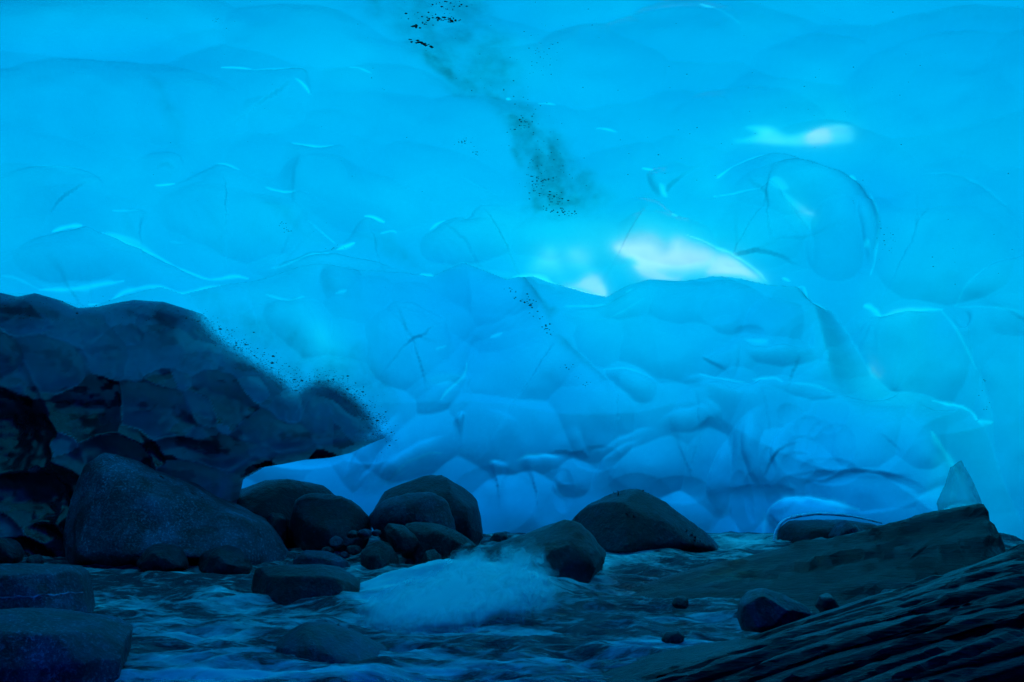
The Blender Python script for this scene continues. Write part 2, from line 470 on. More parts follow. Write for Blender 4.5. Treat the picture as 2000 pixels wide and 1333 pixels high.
# small overlapping scallops between the large ones
rnd = []
for k in range(20):
    px, py = RS.uniform(560, 1850), RS.uniform(575, 1060)
    r = RS.uniform(18, 60) * (1.0 if px < 1300 else .8)
    rnd.append((px, py, r * RS.uniform(1, 1.7), r, RS.uniform(-35, 35), .0016 * r * RS.uniform(.6, 1.1)))
for px in range(380, 2000, 105):          # every part of the wall is melted into hollows that share their rims
    for py in range(540, 1110, 78):
        rnd.append((px + RS.uniform(-45, 45), py + RS.uniform(-34, 34), RS.uniform(75, 125), RS.uniform(50, 80), RS.uniform(-40, 40), RS.uniform(.03, .07)))
DISP += bowls(BOWLS_FAR + rnd, 0, FARW)
rnd = []
for k in range(24):
    px, py = RS.uniform(-100, 2100), RS.uniform(-50, 600)
    r = RS.uniform(40, 130)
    rnd.append((px, py, r * RS.uniform(1.1, 2.2), r, RS.uniform(-30, 30), .0005 * r * RS.uniform(.5, 1.2)))
for px in range(-200, 2300, 190):
    for py in range(-80, 700, 120):
        rnd.append((px + RS.uniform(-80, 80), py + RS.uniform(-50, 50), RS.uniform(150, 260), RS.uniform(80, 130), RS.uniform(-25, 25), RS.uniform(.02, .05)))
DISP += bowls(BOWLS_NEAR + rnd, 0, 1 - FARW)

# rounded knobs
KNOBS = [(1655, 845, 38, 36, .05), (1640, 895, 30, 40, .05), (1605, 905, 26, 22, .05), (1612, 868, 26, 20, .05), (1668, 905, 46, 44, .06), (1575, 850, 24, 20, .04),
         (1600, 940, 34, 24, .05), (1660, 950, 60, 26, .06), (1540, 940, 16, 30, .04), (1500, 1000, 20, 44, .06), (1555, 1000, 34, 22, .05), (1700, 985, 150, 40, .10),
         (1740, 825, 26, 28, .03), (1475, 1010, 24, 60, .07), (1590, 700, 22, 30, .03), (1430, 665, 40, 30, .03), (1260, 1000, 70, 44, .05), (1105, 985, 24, 40, .05),
         (960, 1000, 90, 60, .06), (700, 915, 60, 26, .07), (560, 925, 90, 22, .12), (1180, 930, 50, 22, .04), (1490, 700, 30, 14, .04), (1350, 985, 60, 26, .04)]
for px, py, rx, ry, dep in KNOBS:
    c = wall(px, py); m = PXM(py); rx *= m; ry *= m
    w_ = win(c[0] - rx, c[0] + rx, c[1] - ry, c[1] + ry)
    q = ((GX[w_] - c[0]) / rx) ** 2 + ((GS[w_] - c[1]) / ry) ** 2
    DISP[w_] -= .5 * dep * np.clip(1 - q, 0, 1) ** .75

# edges: (points, step in m, reach in m); the ice on the right hand going along is cut back
EDGES = [
    ([(430, 152), (480, 158), (540, 158), (590, 154), (606, 185), (608, 235)], .05, .35),
    ([(540, 290), (575, 293), (620, 298), (690, 290)], .05, .3),
    ([(-20, 350), (70, 330), (150, 336), (200, 362), (215, 420)], .05, .4),
    ([(215, 420), (270, 415), (300, 425)], .03, .2),
    ([(250, 312), (310, 302), (350, 312), (360, 340), (340, 362)], .035, .25),
    ([(300, 365), (340, 363), (395, 338), (430, 327), (470, 342), (510, 372)], .045, .35),
    ([(515, 374), (545, 383), (600, 395), (650, 420)], .04, .3),
    ([(-20, 520), (50, 475), (100, 462), (160, 452), (200, 464), (240, 478), (285, 500), (345, 530), (405, 551), (450, 546), (490, 548)], .09, .3),
    ([(490, 548), (530, 532), (590, 508), (650, 495), (690, 485)], .07, .25),
    ([(650, 497), (680, 470), (712, 436), (745, 444), (775, 460)], .035, .2),
    ([(590, 440), (620, 455), (655, 485)], .03, .15),
    ([(530, 530), (610, 513), (690, 514), (765, 528), (820, 545)], .06, .18),
    ([(800, 470), (845, 455), (858, 440), (885, 430), (915, 425), (930, 408), (950, 400), (1010, 402)], .05, .25),
    ([(900, 350), (960, 375), (985, 395)], .02, .2),
    ([(1225, 395), (1280, 400), (1330, 437), (1380, 425)], .04, .25),
    ([(1310, 400), (1290, 395), (1272, 375), (1258, 340)], .06, .12),
    ([(1400, 360), (1430, 335), (1470, 320), (1520, 312), (1570, 320), (1605, 333), (1650, 345), (1690, 375), (1715, 420), (1721, 455), (1710, 505), (1695, 556)], .12, .22),
    ([(1395, 396), (1440, 388), (1490, 386), (1510, 378), (1540, 405), (1580, 450), (1592, 485), (1588, 525), (1568, 548)], .07, .3),
    ([(1700, 545), (1694, 490), (1682, 430), (1686, 378)], .05, .12),
    ([(1760, 352), (1800, 343), (1860, 343), (1915, 362), (1965, 402), (2020, 460)], .04, .4),
    ([(1862, 600), (1890, 562), (1940, 520), (2000, 492), (2060, 470)], .05, .35),
    ([(1690, 600), (1720, 622), (1780, 612), (1838, 606)], .08, .2),
    ([(1838, 606), (1872, 650), (1905, 720), (1930, 780), (1944, 840), (1954, 940)], .05, .2),
    ([(1870, 598), (1940, 600), (2010, 618)], .03, .25),
    ([(1320, 470), (1400, 490), (1455, 520), (1505, 562)], .04, .12),
    ([(1855, 610), (1880, 640), (1893, 622), (1875, 598)], .03, .05),
    # far chamber
    ([(690, 545), (698, 600), (690, 650)], .015, .15),
    ([(600, 620), (612, 590), (622, 550)], .02, .15),
    ([(500, 625), (540, 640), (575, 632)], .03, .15),
    ([(680, 650), (740, 658), (760, 645), (820, 660), (862, 682), (872, 725), (860, 760)], .05, .2),
    ([(760, 690), (790, 720), (800, 770)], .02, .1),
    ([(1080, 660), (1030, 683), (975, 705), (925, 722), (908, 755), (905, 775), (885, 800), (830, 842), (760, 832)], .12, .25),
    ([(990, 548), (1030, 590), (1060, 630), (1084, 655)], .10, .25),
    ([(1084, 655), (1080, 690), (1105, 705), (1145, 742), (1195, 785), (1245, 825), (1295, 865)], .14, .28),
    ([(1085, 652), (1150, 646), (1200, 638), (1260, 612)], .05, .2),
    ([(645, 968), (665, 925), (692, 895), (745, 862), (770, 850)], .10, .12),
    ([(700, 985), (740, 935), (800, 905), (870, 885)], .05, .12),
    ([(670, 985), (700, 945), (740, 905), (760, 890)], .05, .08),
    ([(868, 865), (890, 852), (905, 855)], .06, .06),
    ([(920, 780), (912, 810), (925, 830)], .04, .12),
    ([(940, 845), (980, 850), (1020, 868)], .02, .1),
    ([(944, 938), (965, 931), (1000, 936)], .05, .12),
    ([(1006, 936), (1030, 924), (1060, 922), (1120, 926)], .06, .14),
    ([(1110, 1010), (1083, 985), (1085, 960), (1110, 942)], .05, .12),
    ([(1134, 868), (1148, 900), (1162, 925), (1150, 930)], .04, .12),
    ([(1140, 925), (1200, 905), (1260, 880), (1310, 872)], .05, .2),
    ([(1160, 1000), (1175, 950), (1210, 915), (1280, 890)], .05, .16),
    ([(1300, 870), (1340, 850), (1400, 845), (1450, 870)], .05, .2),
    ([(1180, 780), (1230, 770), (1290, 790), (1330, 810)], .05, .18),
    ([(1340, 800), (1385, 785), (1430, 790), (1490, 800), (1520, 785), (1570, 790), (1610, 785)], .07, .14),
    ([(1380, 805), (1440, 800), (1475, 815), (1500, 790)], .04, .1),
    ([(1460, 705), (1475, 735), (1470, 775), (1455, 800)], .05, .16),
    ([(1455, 700), (1500, 725), (1540, 722), (1590, 715), (1620, 728)], .06, .12),
    ([(1590, 765), (1620, 745), (1650, 690), (1655, 655)], .04, .12),
    ([(1600, 785), (1660, 800), (1720, 800), (1755, 775), (1715, 770)], .05, .14),
    ([(1440, 1060), (1405, 1000), (1412, 950), (1445, 900), (1500, 850), (1560, 825)], .09, .22),
    ([(1395, 830), (1440, 850), (1435, 890)], .04, .14),
    ([(1540, 990), (1508, 975), (1485, 930), (1488, 880), (1500, 845)], .07, .16),
    ([(1560, 965), (1543, 920), (1560, 880), (1590, 850)], .05, .1),
    ([(1575, 985), (1610, 965), (1650, 962), (1700, 945), (1760, 948), (1850, 955)], -.05, .14),
    ([(1850, 870), (1800, 835), (1795, 800), (1815, 778)], .05, .12),
    ([(1855, 865), (1880, 910), (1905, 950), (1915, 985)], .07, .1),
    ([(1740, 900), (1750, 865), (1790, 850), (1830, 852)], .02, .14),
    ([(1515, 1065), (1518, 1035), (1535, 1014), (1590, 1002), (1650, 1006), (1715, 1018)], .20, .3),
]
def taper(f, e=.38):
    return smooth(0, e, f) * smooth(0, e, 1 - f)
for pts, dep, reach in EDGES:
    P = wallp(catmull(pts, 5))
    w_ = winp(P, reach * 5.5)
    x, s = GX[w_], GS[w_]
    # ragged line
    xo = x + .012 * vnoise(x * 9, s * 9, seed=5); so_ = s + .012 * vnoise(x * 9, s * 9, seed=6)
    d, side, fr = polydist(xo, -so_, P * [1, -1])
    on = side > 0
    if P[-1, 0] < P[0, 0] and abs(P[-1, 0] - P[0, 0]) > abs(P[-1, 1] - P[0, 1]):
        dep *= .4      # upward-facing ledges are only slight
    DISP[w_] += taper(fr) * dep * np.where(on, (.16 if P[-1, 0] - P[0, 0] > abs(P[-1, 1] - P[0, 1]) else .0) * smooth(0, .03, d) * np.exp(-d / reach) + 1.1 * (d / reach) * np.exp(1 - d / reach * 1.4), 0)
    THICK[w_] += np.where(on, taper(fr) * 1.7 * abs(dep) * np.exp(-d / reach), -taper(fr) * .8 * abs(dep) * np.exp(-d / reach * 2))

# bright edge highlights painted as slivers of whiter ice (points, width px, strength)
GLINTS = [
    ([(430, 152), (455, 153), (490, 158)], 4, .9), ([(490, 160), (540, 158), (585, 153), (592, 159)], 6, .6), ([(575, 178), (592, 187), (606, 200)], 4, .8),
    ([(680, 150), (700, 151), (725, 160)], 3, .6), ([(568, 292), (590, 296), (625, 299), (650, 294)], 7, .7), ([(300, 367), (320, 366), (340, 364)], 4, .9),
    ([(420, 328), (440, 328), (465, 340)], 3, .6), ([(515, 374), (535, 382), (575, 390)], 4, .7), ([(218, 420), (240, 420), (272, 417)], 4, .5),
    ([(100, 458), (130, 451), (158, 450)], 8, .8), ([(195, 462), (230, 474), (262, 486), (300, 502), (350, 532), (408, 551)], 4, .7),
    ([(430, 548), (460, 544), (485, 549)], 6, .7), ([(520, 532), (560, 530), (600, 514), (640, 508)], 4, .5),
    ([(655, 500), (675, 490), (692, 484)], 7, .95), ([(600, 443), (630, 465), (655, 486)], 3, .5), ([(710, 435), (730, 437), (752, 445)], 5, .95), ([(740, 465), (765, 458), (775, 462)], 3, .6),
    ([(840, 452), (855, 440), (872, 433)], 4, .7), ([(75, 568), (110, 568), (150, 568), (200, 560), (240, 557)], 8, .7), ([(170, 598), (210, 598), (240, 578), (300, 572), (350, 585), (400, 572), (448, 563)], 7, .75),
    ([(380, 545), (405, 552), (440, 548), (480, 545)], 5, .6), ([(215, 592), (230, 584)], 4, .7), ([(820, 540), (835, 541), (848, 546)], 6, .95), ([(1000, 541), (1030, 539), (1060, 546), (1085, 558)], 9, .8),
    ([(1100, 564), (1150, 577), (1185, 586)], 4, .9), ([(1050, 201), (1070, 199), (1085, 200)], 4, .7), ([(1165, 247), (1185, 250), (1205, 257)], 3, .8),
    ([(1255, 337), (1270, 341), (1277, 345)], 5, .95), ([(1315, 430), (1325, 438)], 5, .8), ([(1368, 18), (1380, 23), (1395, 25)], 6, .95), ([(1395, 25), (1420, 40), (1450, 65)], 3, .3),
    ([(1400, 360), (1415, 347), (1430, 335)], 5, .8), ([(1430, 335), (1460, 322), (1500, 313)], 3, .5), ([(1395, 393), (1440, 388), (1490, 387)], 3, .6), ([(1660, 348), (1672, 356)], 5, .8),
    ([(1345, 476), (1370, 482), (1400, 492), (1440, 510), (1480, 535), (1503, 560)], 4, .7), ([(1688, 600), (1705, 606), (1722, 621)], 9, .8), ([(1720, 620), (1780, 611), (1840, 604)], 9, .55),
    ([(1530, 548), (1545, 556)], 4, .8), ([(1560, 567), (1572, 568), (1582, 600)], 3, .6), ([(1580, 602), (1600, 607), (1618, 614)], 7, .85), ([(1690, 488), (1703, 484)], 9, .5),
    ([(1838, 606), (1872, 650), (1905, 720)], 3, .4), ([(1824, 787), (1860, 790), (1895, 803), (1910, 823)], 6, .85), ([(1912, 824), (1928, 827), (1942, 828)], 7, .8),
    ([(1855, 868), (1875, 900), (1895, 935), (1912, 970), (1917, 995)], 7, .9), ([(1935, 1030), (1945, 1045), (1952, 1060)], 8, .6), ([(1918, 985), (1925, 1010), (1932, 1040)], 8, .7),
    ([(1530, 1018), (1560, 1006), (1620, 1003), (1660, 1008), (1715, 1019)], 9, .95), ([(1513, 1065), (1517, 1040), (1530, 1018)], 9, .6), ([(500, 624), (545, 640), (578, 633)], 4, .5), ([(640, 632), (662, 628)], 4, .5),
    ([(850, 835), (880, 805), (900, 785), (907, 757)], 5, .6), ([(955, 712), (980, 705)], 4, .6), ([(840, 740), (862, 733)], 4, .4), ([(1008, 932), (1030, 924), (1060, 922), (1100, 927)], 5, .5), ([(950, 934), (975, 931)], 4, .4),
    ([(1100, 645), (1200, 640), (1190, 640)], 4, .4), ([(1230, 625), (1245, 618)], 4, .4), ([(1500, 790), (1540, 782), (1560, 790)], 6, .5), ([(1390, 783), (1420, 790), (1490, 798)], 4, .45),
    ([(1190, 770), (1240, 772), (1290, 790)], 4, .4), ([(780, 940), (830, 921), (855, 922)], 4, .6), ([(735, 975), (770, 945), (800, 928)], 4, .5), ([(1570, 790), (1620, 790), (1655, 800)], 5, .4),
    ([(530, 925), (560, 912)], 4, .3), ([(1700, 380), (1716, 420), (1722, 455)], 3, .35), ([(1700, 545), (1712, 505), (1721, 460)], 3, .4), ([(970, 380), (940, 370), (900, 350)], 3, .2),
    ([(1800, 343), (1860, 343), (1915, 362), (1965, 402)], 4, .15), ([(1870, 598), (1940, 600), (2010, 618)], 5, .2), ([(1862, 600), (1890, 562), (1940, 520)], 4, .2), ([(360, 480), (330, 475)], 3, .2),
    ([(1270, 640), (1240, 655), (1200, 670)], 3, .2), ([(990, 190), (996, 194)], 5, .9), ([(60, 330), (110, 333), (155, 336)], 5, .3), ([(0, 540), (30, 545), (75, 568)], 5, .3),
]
for pts, wpx, st in GLINTS:
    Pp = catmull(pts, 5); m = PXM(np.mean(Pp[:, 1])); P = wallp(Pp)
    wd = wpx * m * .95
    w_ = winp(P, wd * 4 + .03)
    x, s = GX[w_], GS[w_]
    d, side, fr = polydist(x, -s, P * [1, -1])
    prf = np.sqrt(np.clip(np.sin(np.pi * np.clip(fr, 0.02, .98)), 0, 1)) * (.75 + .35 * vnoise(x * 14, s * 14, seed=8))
    WHITEN[w_] = np.maximum(WHITEN[w_], st * np.exp(-(d / (wd * np.maximum(prf, .2))) ** 2) * (fr > 0.001) * (fr < .999))

# thin windows, also painted whiter for the bright daylight (outline, feather px, whitening, thinning)
WINDOWS = [
    ([(1205, 490), (1262, 488), (1300, 505), (1325, 492), (1345, 500), (1430, 513), (1470, 535), (1503, 561), (1440, 552), (1385, 545), (1320, 552), (1262, 549), (1235, 520)], 12, .75, .85),
    ([(1120, 560), (1150, 545), (1172, 548), (1186, 586), (1150, 577), (1105, 565)], 7, .8, .8),
    ([(1045, 500), (1075, 488), (1090, 510), (1105, 560), (1070, 550), (1020, 542)], 12, .35, .45),
    ([(1110, 490), (1150, 505), (1155, 540), (1120, 535)], 14, .25, .4),
    ([(955, 530), (985, 531), (1010, 537), (992, 546)], 6, .6, .5),
    ([(1436, 286), (1480, 275), (1460, 262), (1510, 262), (1545, 276), (1600, 266), (1608, 290), (1560, 297), (1490, 293)], 9, .8, .75),
    ([(1590, 268), (1620, 250), (1664, 250), (1668, 285), (1620, 294), (1590, 290)], 8, .7, .75),
    ([(1507, 378), (1525, 374), (1546, 394), (1530, 398), (1515, 392)], 4, .7, .6),
    ([(1535, 400), (1560, 412), (1597, 435), (1570, 428), (1545, 420)], 4, .7, .6),
    ([(1545, 420), (1600, 437), (1600, 455), (1580, 460), (1560, 440)], 6, .25, .4),
    ([(1697, 716), (1708, 720), (1718, 735), (1732, 747), (1706, 741)], 4, .8, .8),
    ([(205, 462), (240, 467), (270, 478), (300, 498), (262, 487), (225, 476)], 5, .85, .7),
    ([(1480, 712), (1524, 712), (1526, 722), (1500, 722)], 5, .6, .7),
    ([(1290, 374), (1300, 382), (1304, 397), (1292, 390)], 3, .9, .8),
    ([(820, 798), (850, 788), (893, 786), (872, 806), (850, 812)], 6, .5, .7),
    ([(590, 700), (612, 690), (625, 715), (660, 735), (600, 735)], 14, .25, .5),
    ([(80, 558), (130, 566), (190, 565), (120, 576)], 6, .4, .4),
    ([(1700, 604), (1722, 618), (1760, 606), (1838, 602), (1800, 612), (1724, 622)], 4, .6, .6),
    ([(1850, 975), (1870, 908), (1890, 915), (1915, 965), (1918, 992), (1836, 1003)], 9, .8, .6),  # added behind the pinnacle to brighten it
    ([(1395, 380), (1360, 330), (1420, 300), (1500, 300), (1450, 325), (1400, 362)], 20, .12, .35),
]
for pts, fpx, st, thin in WINDOWS:
    m = PXM(np.mean([p[1] for p in pts])); P = wallp(catmull(pts, 5, closed=True)); f = fpx * m
    w_ = winp(P, 6 * f + .1)
    x, s = GX[w_], GS[w_]
    d, _, _ = polydist(x, s, np.vstack([P, P[:1]]))
    sd = np.where(inside(x, s, P), d, -d)
    n = .75 + .4 * fbm(x * 2.2, s * 4, seed=31, oct=3)
    WHITEN[w_] = np.maximum(WHITEN[w_], .6 * st * smooth(-f, f * 1.2, sd) * np.clip(n, .2, 1))
    THICK[w_] -= .85 * thin * smooth(-2.5 * f, f * 1.5, sd)

# thick and thin places in the ice (px, py, rx, ry, metres)
BLOBS = [
    (60, 180, 420, 260, .28), (0, 480, 300, 120, .18), (330, 330, 380, 90, .06), (400, 480, 250, 90, .08), (1400, 230, 120, 110, .38), (1450, 335, 55, 30, .8), (1740, 400, 70, 60, .4), (1700, 440, 24, 100, .6),
    (1500, 30, 350, 120, .02), (1880, 500, 140, 130, .18), (1850, 90, 300, 150, .18), (1990, 900, 130, 250, .18), (1780, 690, 110, 110, -.25), (1180, 440, 350, 70, -.3), (1560, 230, 130, 70, -.3),
    (1100, 120, 300, 200, -.15), (1300, 500, 250, 60, -.3), (1640, 340, 110, 80, -.1), (1870, 620, 40, 40, .25), (930, 630, 150, 90, .5), (1080, 800, 170, 80, .25), (1010, 930, 190, 40, .25),
    (760, 900, 130, 60, .7), (600, 930, 120, 50, 1.3), (660, 960, 60, 60, .8), (1180, 990, 120, 70, .2), (1480, 1000, 60, 110, .5), (1620, 960, 150, 50, .30), (1650, 870, 120, 80, .2), (1570, 1030, 160, 50, .5),
    (1330, 700, 220, 120, -.35), (1250, 620, 150, 50, -.2), (520, 640, 140, 80, -.35), (620, 720, 100, 90, -.55), (650, 600, 70, 60, .25), (740, 800, 100, 60, -.2), (1180, 690, 110, 60, -.3), (1350, 840, 180, 80, -.35),
    (1540, 670, 130, 70, .2), (1420, 580, 150, 40, .1), (1280, 960, 120, 60, -.2), (1000, 1010, 90, 70, -.1), (1750, 770, 160, 40, -.2), (1860, 1000, 60, 60, -.1), (1500, 710, 90, 50, -.15), (335, 235, 22, 60, .1),
    (820, 150, 30, 60, .0), (1060, 300, 80, 90, .12), (200, 590, 260, 40, .1), (850, 560, 140, 40, .1), (880, 860, 18, 14, .8), (845, 822, 40, 22, .7), (1690, 985, 14, 8, 1.2), (1870, 940, 18, 30, -.5),
]
for px, py, rx, ry, t in BLOBS:
    c = wall(px, py); m = PXM(py); rx *= m; ry *= m
    w_ = win(c[0] - 3 * rx, c[0] + 3 * rx, c[1] - 3 * ry, c[1] + 3 * ry)
    THICK[w_] += t * np.exp(-(((GX[w_] - c[0]) / rx) ** 2 + ((GS[w_] - c[1]) / ry) ** 2))

_s0, _s1 = wall(1000, 1080)[1], wall(1000, 820)[1]
THICK += 1.35 * (1 - smooth(_s0, _s1, GS)) * (.35 + .65 * np.maximum(FARW, 1 - smooth(_s0 - .5, _s0, GS))) + .9 * (1 - smooth(_s0 - .5, _s0, GS)) + .5 * smooth(-1, -4, GX) * (1 - smooth(_s0, wall(1000, 560)[1], GS))
# silt carried in the ice (outline, feather px, strength)
SILTS = [
    ([(700, 0), (690, -60), (960, -60), (975, 30), (1000, 110), (1030, 190), (1080, 240), (1130, 310), (1170, 370), (1190, 405), (1150, 418), (1042, 422), (1020, 350), (1005, 290), (975, 235), (900, 190), (830, 130), (770, 75)], 24, .6),
    ([(990, 230), (1040, 230), (1100, 300), (1140, 400), (1042, 420), (1030, 360), (1000, 300)], 10, 1.0),
    ([(800, 70), (850, 110), (920, 155), (990, 190), (980, 205), (900, 175), (830, 130)], 9, .9),
    ([(690, -40), (760, 60), (820, 125), (880, 150), (870, 100), (820, 30), (790, -40)], 14, .6),
    ([(285, 170), (310, 180), (345, 250), (355, 300), (335, 290), (305, 230)], 14, .28),
    ([(510, 400), (540, 405), (590, 465), (640, 490), (600, 480), (550, 450)], 12, .3),
    ([(700, 470), (760, 470), (820, 505), (845, 545), (800, 530), (740, 500)], 14, .3),
    ([(985, 550), (1010, 560), (1060, 620), (1090, 655), (1075, 668), (1040, 620), (1005, 590)], 8, .5),
    ([(1075, 668), (1100, 700), (1150, 745), (1200, 790), (1190, 795), (1130, 745), (1080, 700)], 9, .35),
    ([(380, 600), (450, 640), (520, 690), (600, 735), (680, 735), (740, 790), (765, 840), (740, 860), (500, 800), (380, 680)], 26, .45),
    ([(620, 548), (695, 545), (690, 650), (612, 625)], 8, .15),  # slightly darker facet, drawn with the silt tint
]
for pts, fpx, st in SILTS:
    m = PXM(np.mean([p[1] for p in pts])); P = wallp(pts); f = fpx * m
    w_ = winp(P, 2 * f + .1)
    x, s = GX[w_], GS[w_]
    d, _, _ = polydist(x, s, np.vstack([P, P[:1]]))
    sd = np.where(inside(x, s, P), d, -d) + f * .6 * fbm(x * 5, s * 5, seed=41, oct=5)
    SILT[w_] = np.maximum(SILT[w_], st * smooth(-f, f * 1.3, sd) * np.clip(.78 + .38 * fbm(x * 9, s * 5, seed=45, oct=6), .3, 1.1))

DISP += .05 * fbm(GX * .7, GS * .7, seed=61, oct=2) + .006 * fbm(GX * 3, GS * 3, seed=62, oct=2)
edge_x = smooth(5.2, 6.6, np.abs(GX))
Yb, Zb = prof(GS)
ny, nz = np.gradient(prof(gs)[1], gs), -np.gradient(prof(gs)[0], gs)   # outward = (+y wall, +z roof)
NY, NZ = ny[:, None] * np.ones_like(GX), nz[:, None] * np.ones_like(GX)
DIN = DISP * (1 - edge_x)
VI = np.stack([GX, Yb + NY * DIN, Zb + NZ * DIN], -1)
back = .42 * smooth(s_vis1 + .8, s_vis1 + 3.6, GS) + .58 * smooth(s_vis1 + 2.5, s_vis1 + 7.0, GS)
T = .92 + THICK + .05 * fbm(GX * .5, GS * .5, seed=71, oct=2)
T = np.maximum(T, .07 + .02 * vnoise(GX * 2, GS * 2, seed=3)) 
T = T + 8.0 * back + 1.2 * edge_x
DIR = SUN[None, None, :] * np.ones_like(VI)
NV = np.stack([np.zeros_like(NY), NY, NZ], -1)
dots = (DIR * NV).sum(-1)
# where the sun would graze or come from inside, thicken straight outwards instead
wgt = smooth(.15, .45, dots)[..., None]
VB = np.stack([GX, Yb, Zb], -1) + NV * (DIN * .0 + (.6 * (1 - smooth(_s0 - .8, _s0, GS)) + smooth(_s0 - .8, _s0, GS) * FARW * DIN * .85))[..., None]
VO = VI * 0
base_o = np.maximum(T, .05)[..., None]
VO = VB + wgt * DIR * base_o + (1 - wgt) * NV * base_o + NV * (.40 * smooth(.25, .9, T))[..., None]
clr = ((VO - VI) * NV).sum(-1)
VO += NV * np.maximum(0, .06 - clr)[..., None]
nr, nc = GX.shape
idx = np.arange(nr * nc).reshape(nr, nc)
def quads(ix, flip=False):
    q = np.stack([ix[:-1, :-1], ix[:-1, 1:], ix[1:, 1:], ix[1:, :-1]], -1).reshape(-1, 4)
    return q[:, ::-1] if flip else q
# coarser outer sheet, full rim stitched exactly
st_r, st_c = 3, 3
rr = np.unique(np.concatenate([np.arange(0, nr, st_r), [nr - 1]])); cc = np.unique(np.concatenate([np.arange(0, nc, st_c), [nc - 1]]))
oid = (nr * nc + np.arange(len(rr) * len(cc))).reshape(len(rr), len(cc))
qi = quads(idx, False)
qo = quads(oid, True)
def rim(a_in, a_out, k_in, flip):
    """fan between a fine rim and a coarse rim -> triangles written as quads with a doubled corner avoided"""
    t = []
    for i in range(len(a_out) - 1):
        fine = a_in[k_in[i]:k_in[i + 1] + 1]
        for j in range(len(fine) - 1):
            t.append((fine[j], fine[j + 1], a_out[i]))
        t.append((fine[-1], a_out[i + 1], a_out[i]))
    t = np.array(t)
    return t[:, ::-1] if flip else t
tr_ = np.vstack([rim(idx[0], oid[0], cc, True), rim(idx[-1], oid[-1], cc, False), rim(idx[:, 0], oid[:, 0], rr, False), rim(idx[:, -1], oid[:, -1], rr, True)])
Vall = np.vstack([VI.reshape(-1, 3), VO[np.ix_(rr, cc)].reshape(-1, 3)])
def mixed_mesh(name, V, quad, tri, mi_q, mi_t, attrs):
    me = bpy.data.meshes.new(name)
    V = V.astype(np.float32)
    me.vertices.add(len(V)); me.vertices.foreach_set('co', V.ravel())
    nl = quad.size + tri.size
    me.loops.add(nl); me.loops.foreach_set('vertex_index', np.concatenate([quad.ravel(), tri.ravel()]).astype(np.int32))
    me.polygons.add(len(quad) + len(tri))
    me.polygons.foreach_set('loop_start', np.concatenate([np.arange(len(quad)) * 4, quad.size + np.arange(len(tri)) * 3]).astype(np.int32))
    me.polygons.foreach_set('use_smooth', np.full(len(quad) + len(tri), True))
    me.polygons.foreach_set('material_index', np.concatenate([mi_q, mi_t]).astype(np.int32))
    for nm, a in attrs.items():
        at_ = me.attributes.new(nm, 'FLOAT', 'POINT'); at_.data.foreach_set('value', a.astype(np.float32).ravel())
    me.update(calc_edges=True)
    return me
pad = np.zeros(len(Vall) - nr * nc)
me = mixed_mesh('ice_vault', Vall, np.vstack([qi, qo]), tr_, np.zeros(len(qi) + len(qo)), np.zeros(len(tr_)),
                {'top': np.concatenate([np.zeros(nr * nc), pad + 1]), 'silt': np.concatenate([np.clip(SILT, 0, 1).ravel(), pad]), 'clear': np.concatenate([np.clip(WHITEN, 0, 1).ravel(), pad])})
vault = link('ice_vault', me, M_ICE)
tag(vault, kind='structure')

VYI = VI[..., 1]
def ice_point(px, py, out=.0):
    """a point on the finished ice surface seen at the photo pixel, moved out of the ice by `out`"""
    x, s = wall(px, py)
    for _ in range(3):
        i, j = min(np.searchsorted(gs, s), nr - 1), min(np.searchsorted(gx, x), nc - 1)
        p = VI[i, j]
        d = ray(px, py)
        q = np.array([0, 0, H]) + d * (p[1] / d[1])
        s += (q[2] - p[2]) * .9; x += q[0] - p[0]
    i, j = min(np.searchsorted(gs, s), nr - 1), min(np.searchsorted(gx, x), nc - 1)
    n = np.array([0, ny[i], nz[i]])
    return VI[i, j] - n * out

# side walls of the cave, thick slabs outside the frame
def side_wall(sx, name):
    ys = np.linspace(-8.5, 13.5, 60); zs = np.linspace(-1.2, 6.0, 24)
    Y, Z = np.meshgrid(ys, zs)
    X = sx * (6.25 + .25 * fbm(Y * .6, Z * .6, seed=80 + sx, oct=4))
    A = np.stack([X, Y, Z], -1); B = A.copy(); B[..., 0] = sx * 9.0
    n = A.shape[0] * A.shape[1]; i1 = np.arange(n).reshape(A.shape[:2]); i2 = i1 + n
    q = [quads(i1, sx > 0), quads(i2, sx < 0)]
    for a, b in ((i1[0], i2[0]), (i1[-1], i2[-1]), (i1[:, 0], i2[:, 0]), (i1[:, -1], i2[:, -1])):
        q.append(np.stack([a[:-1], a[1:], b[1:], b[:-1]], -1))
    me = mesh_np(name, np.vstack([A.reshape(-1, 3), B.reshape(-1, 3)]), np.vstack(q), attrs={'fade': np.ones(2 * n), 'dirt': np.full(2 * n, .75)})
    return tag(link(name, me, M_BANK), kind='structure')
side_wall(-1, 'cave_wall_left')
side_wall(1, 'cave_wall_right')

# riverbed
yy = np.linspace(-9, 16, 60); xx = np.linspace(-12, 12, 60)
X, Y = np.meshgrid(xx, yy)
Z = -.22 + .06 * fbm(X, Y, seed=90, oct=3)
me = mesh_np('riverbed', np.stack([X, Y, Z], -1).reshape(-1, 3), quads(np.arange(3600).reshape(60, 60)))
tag(link('riverbed', me, M_BED), kind='structure')

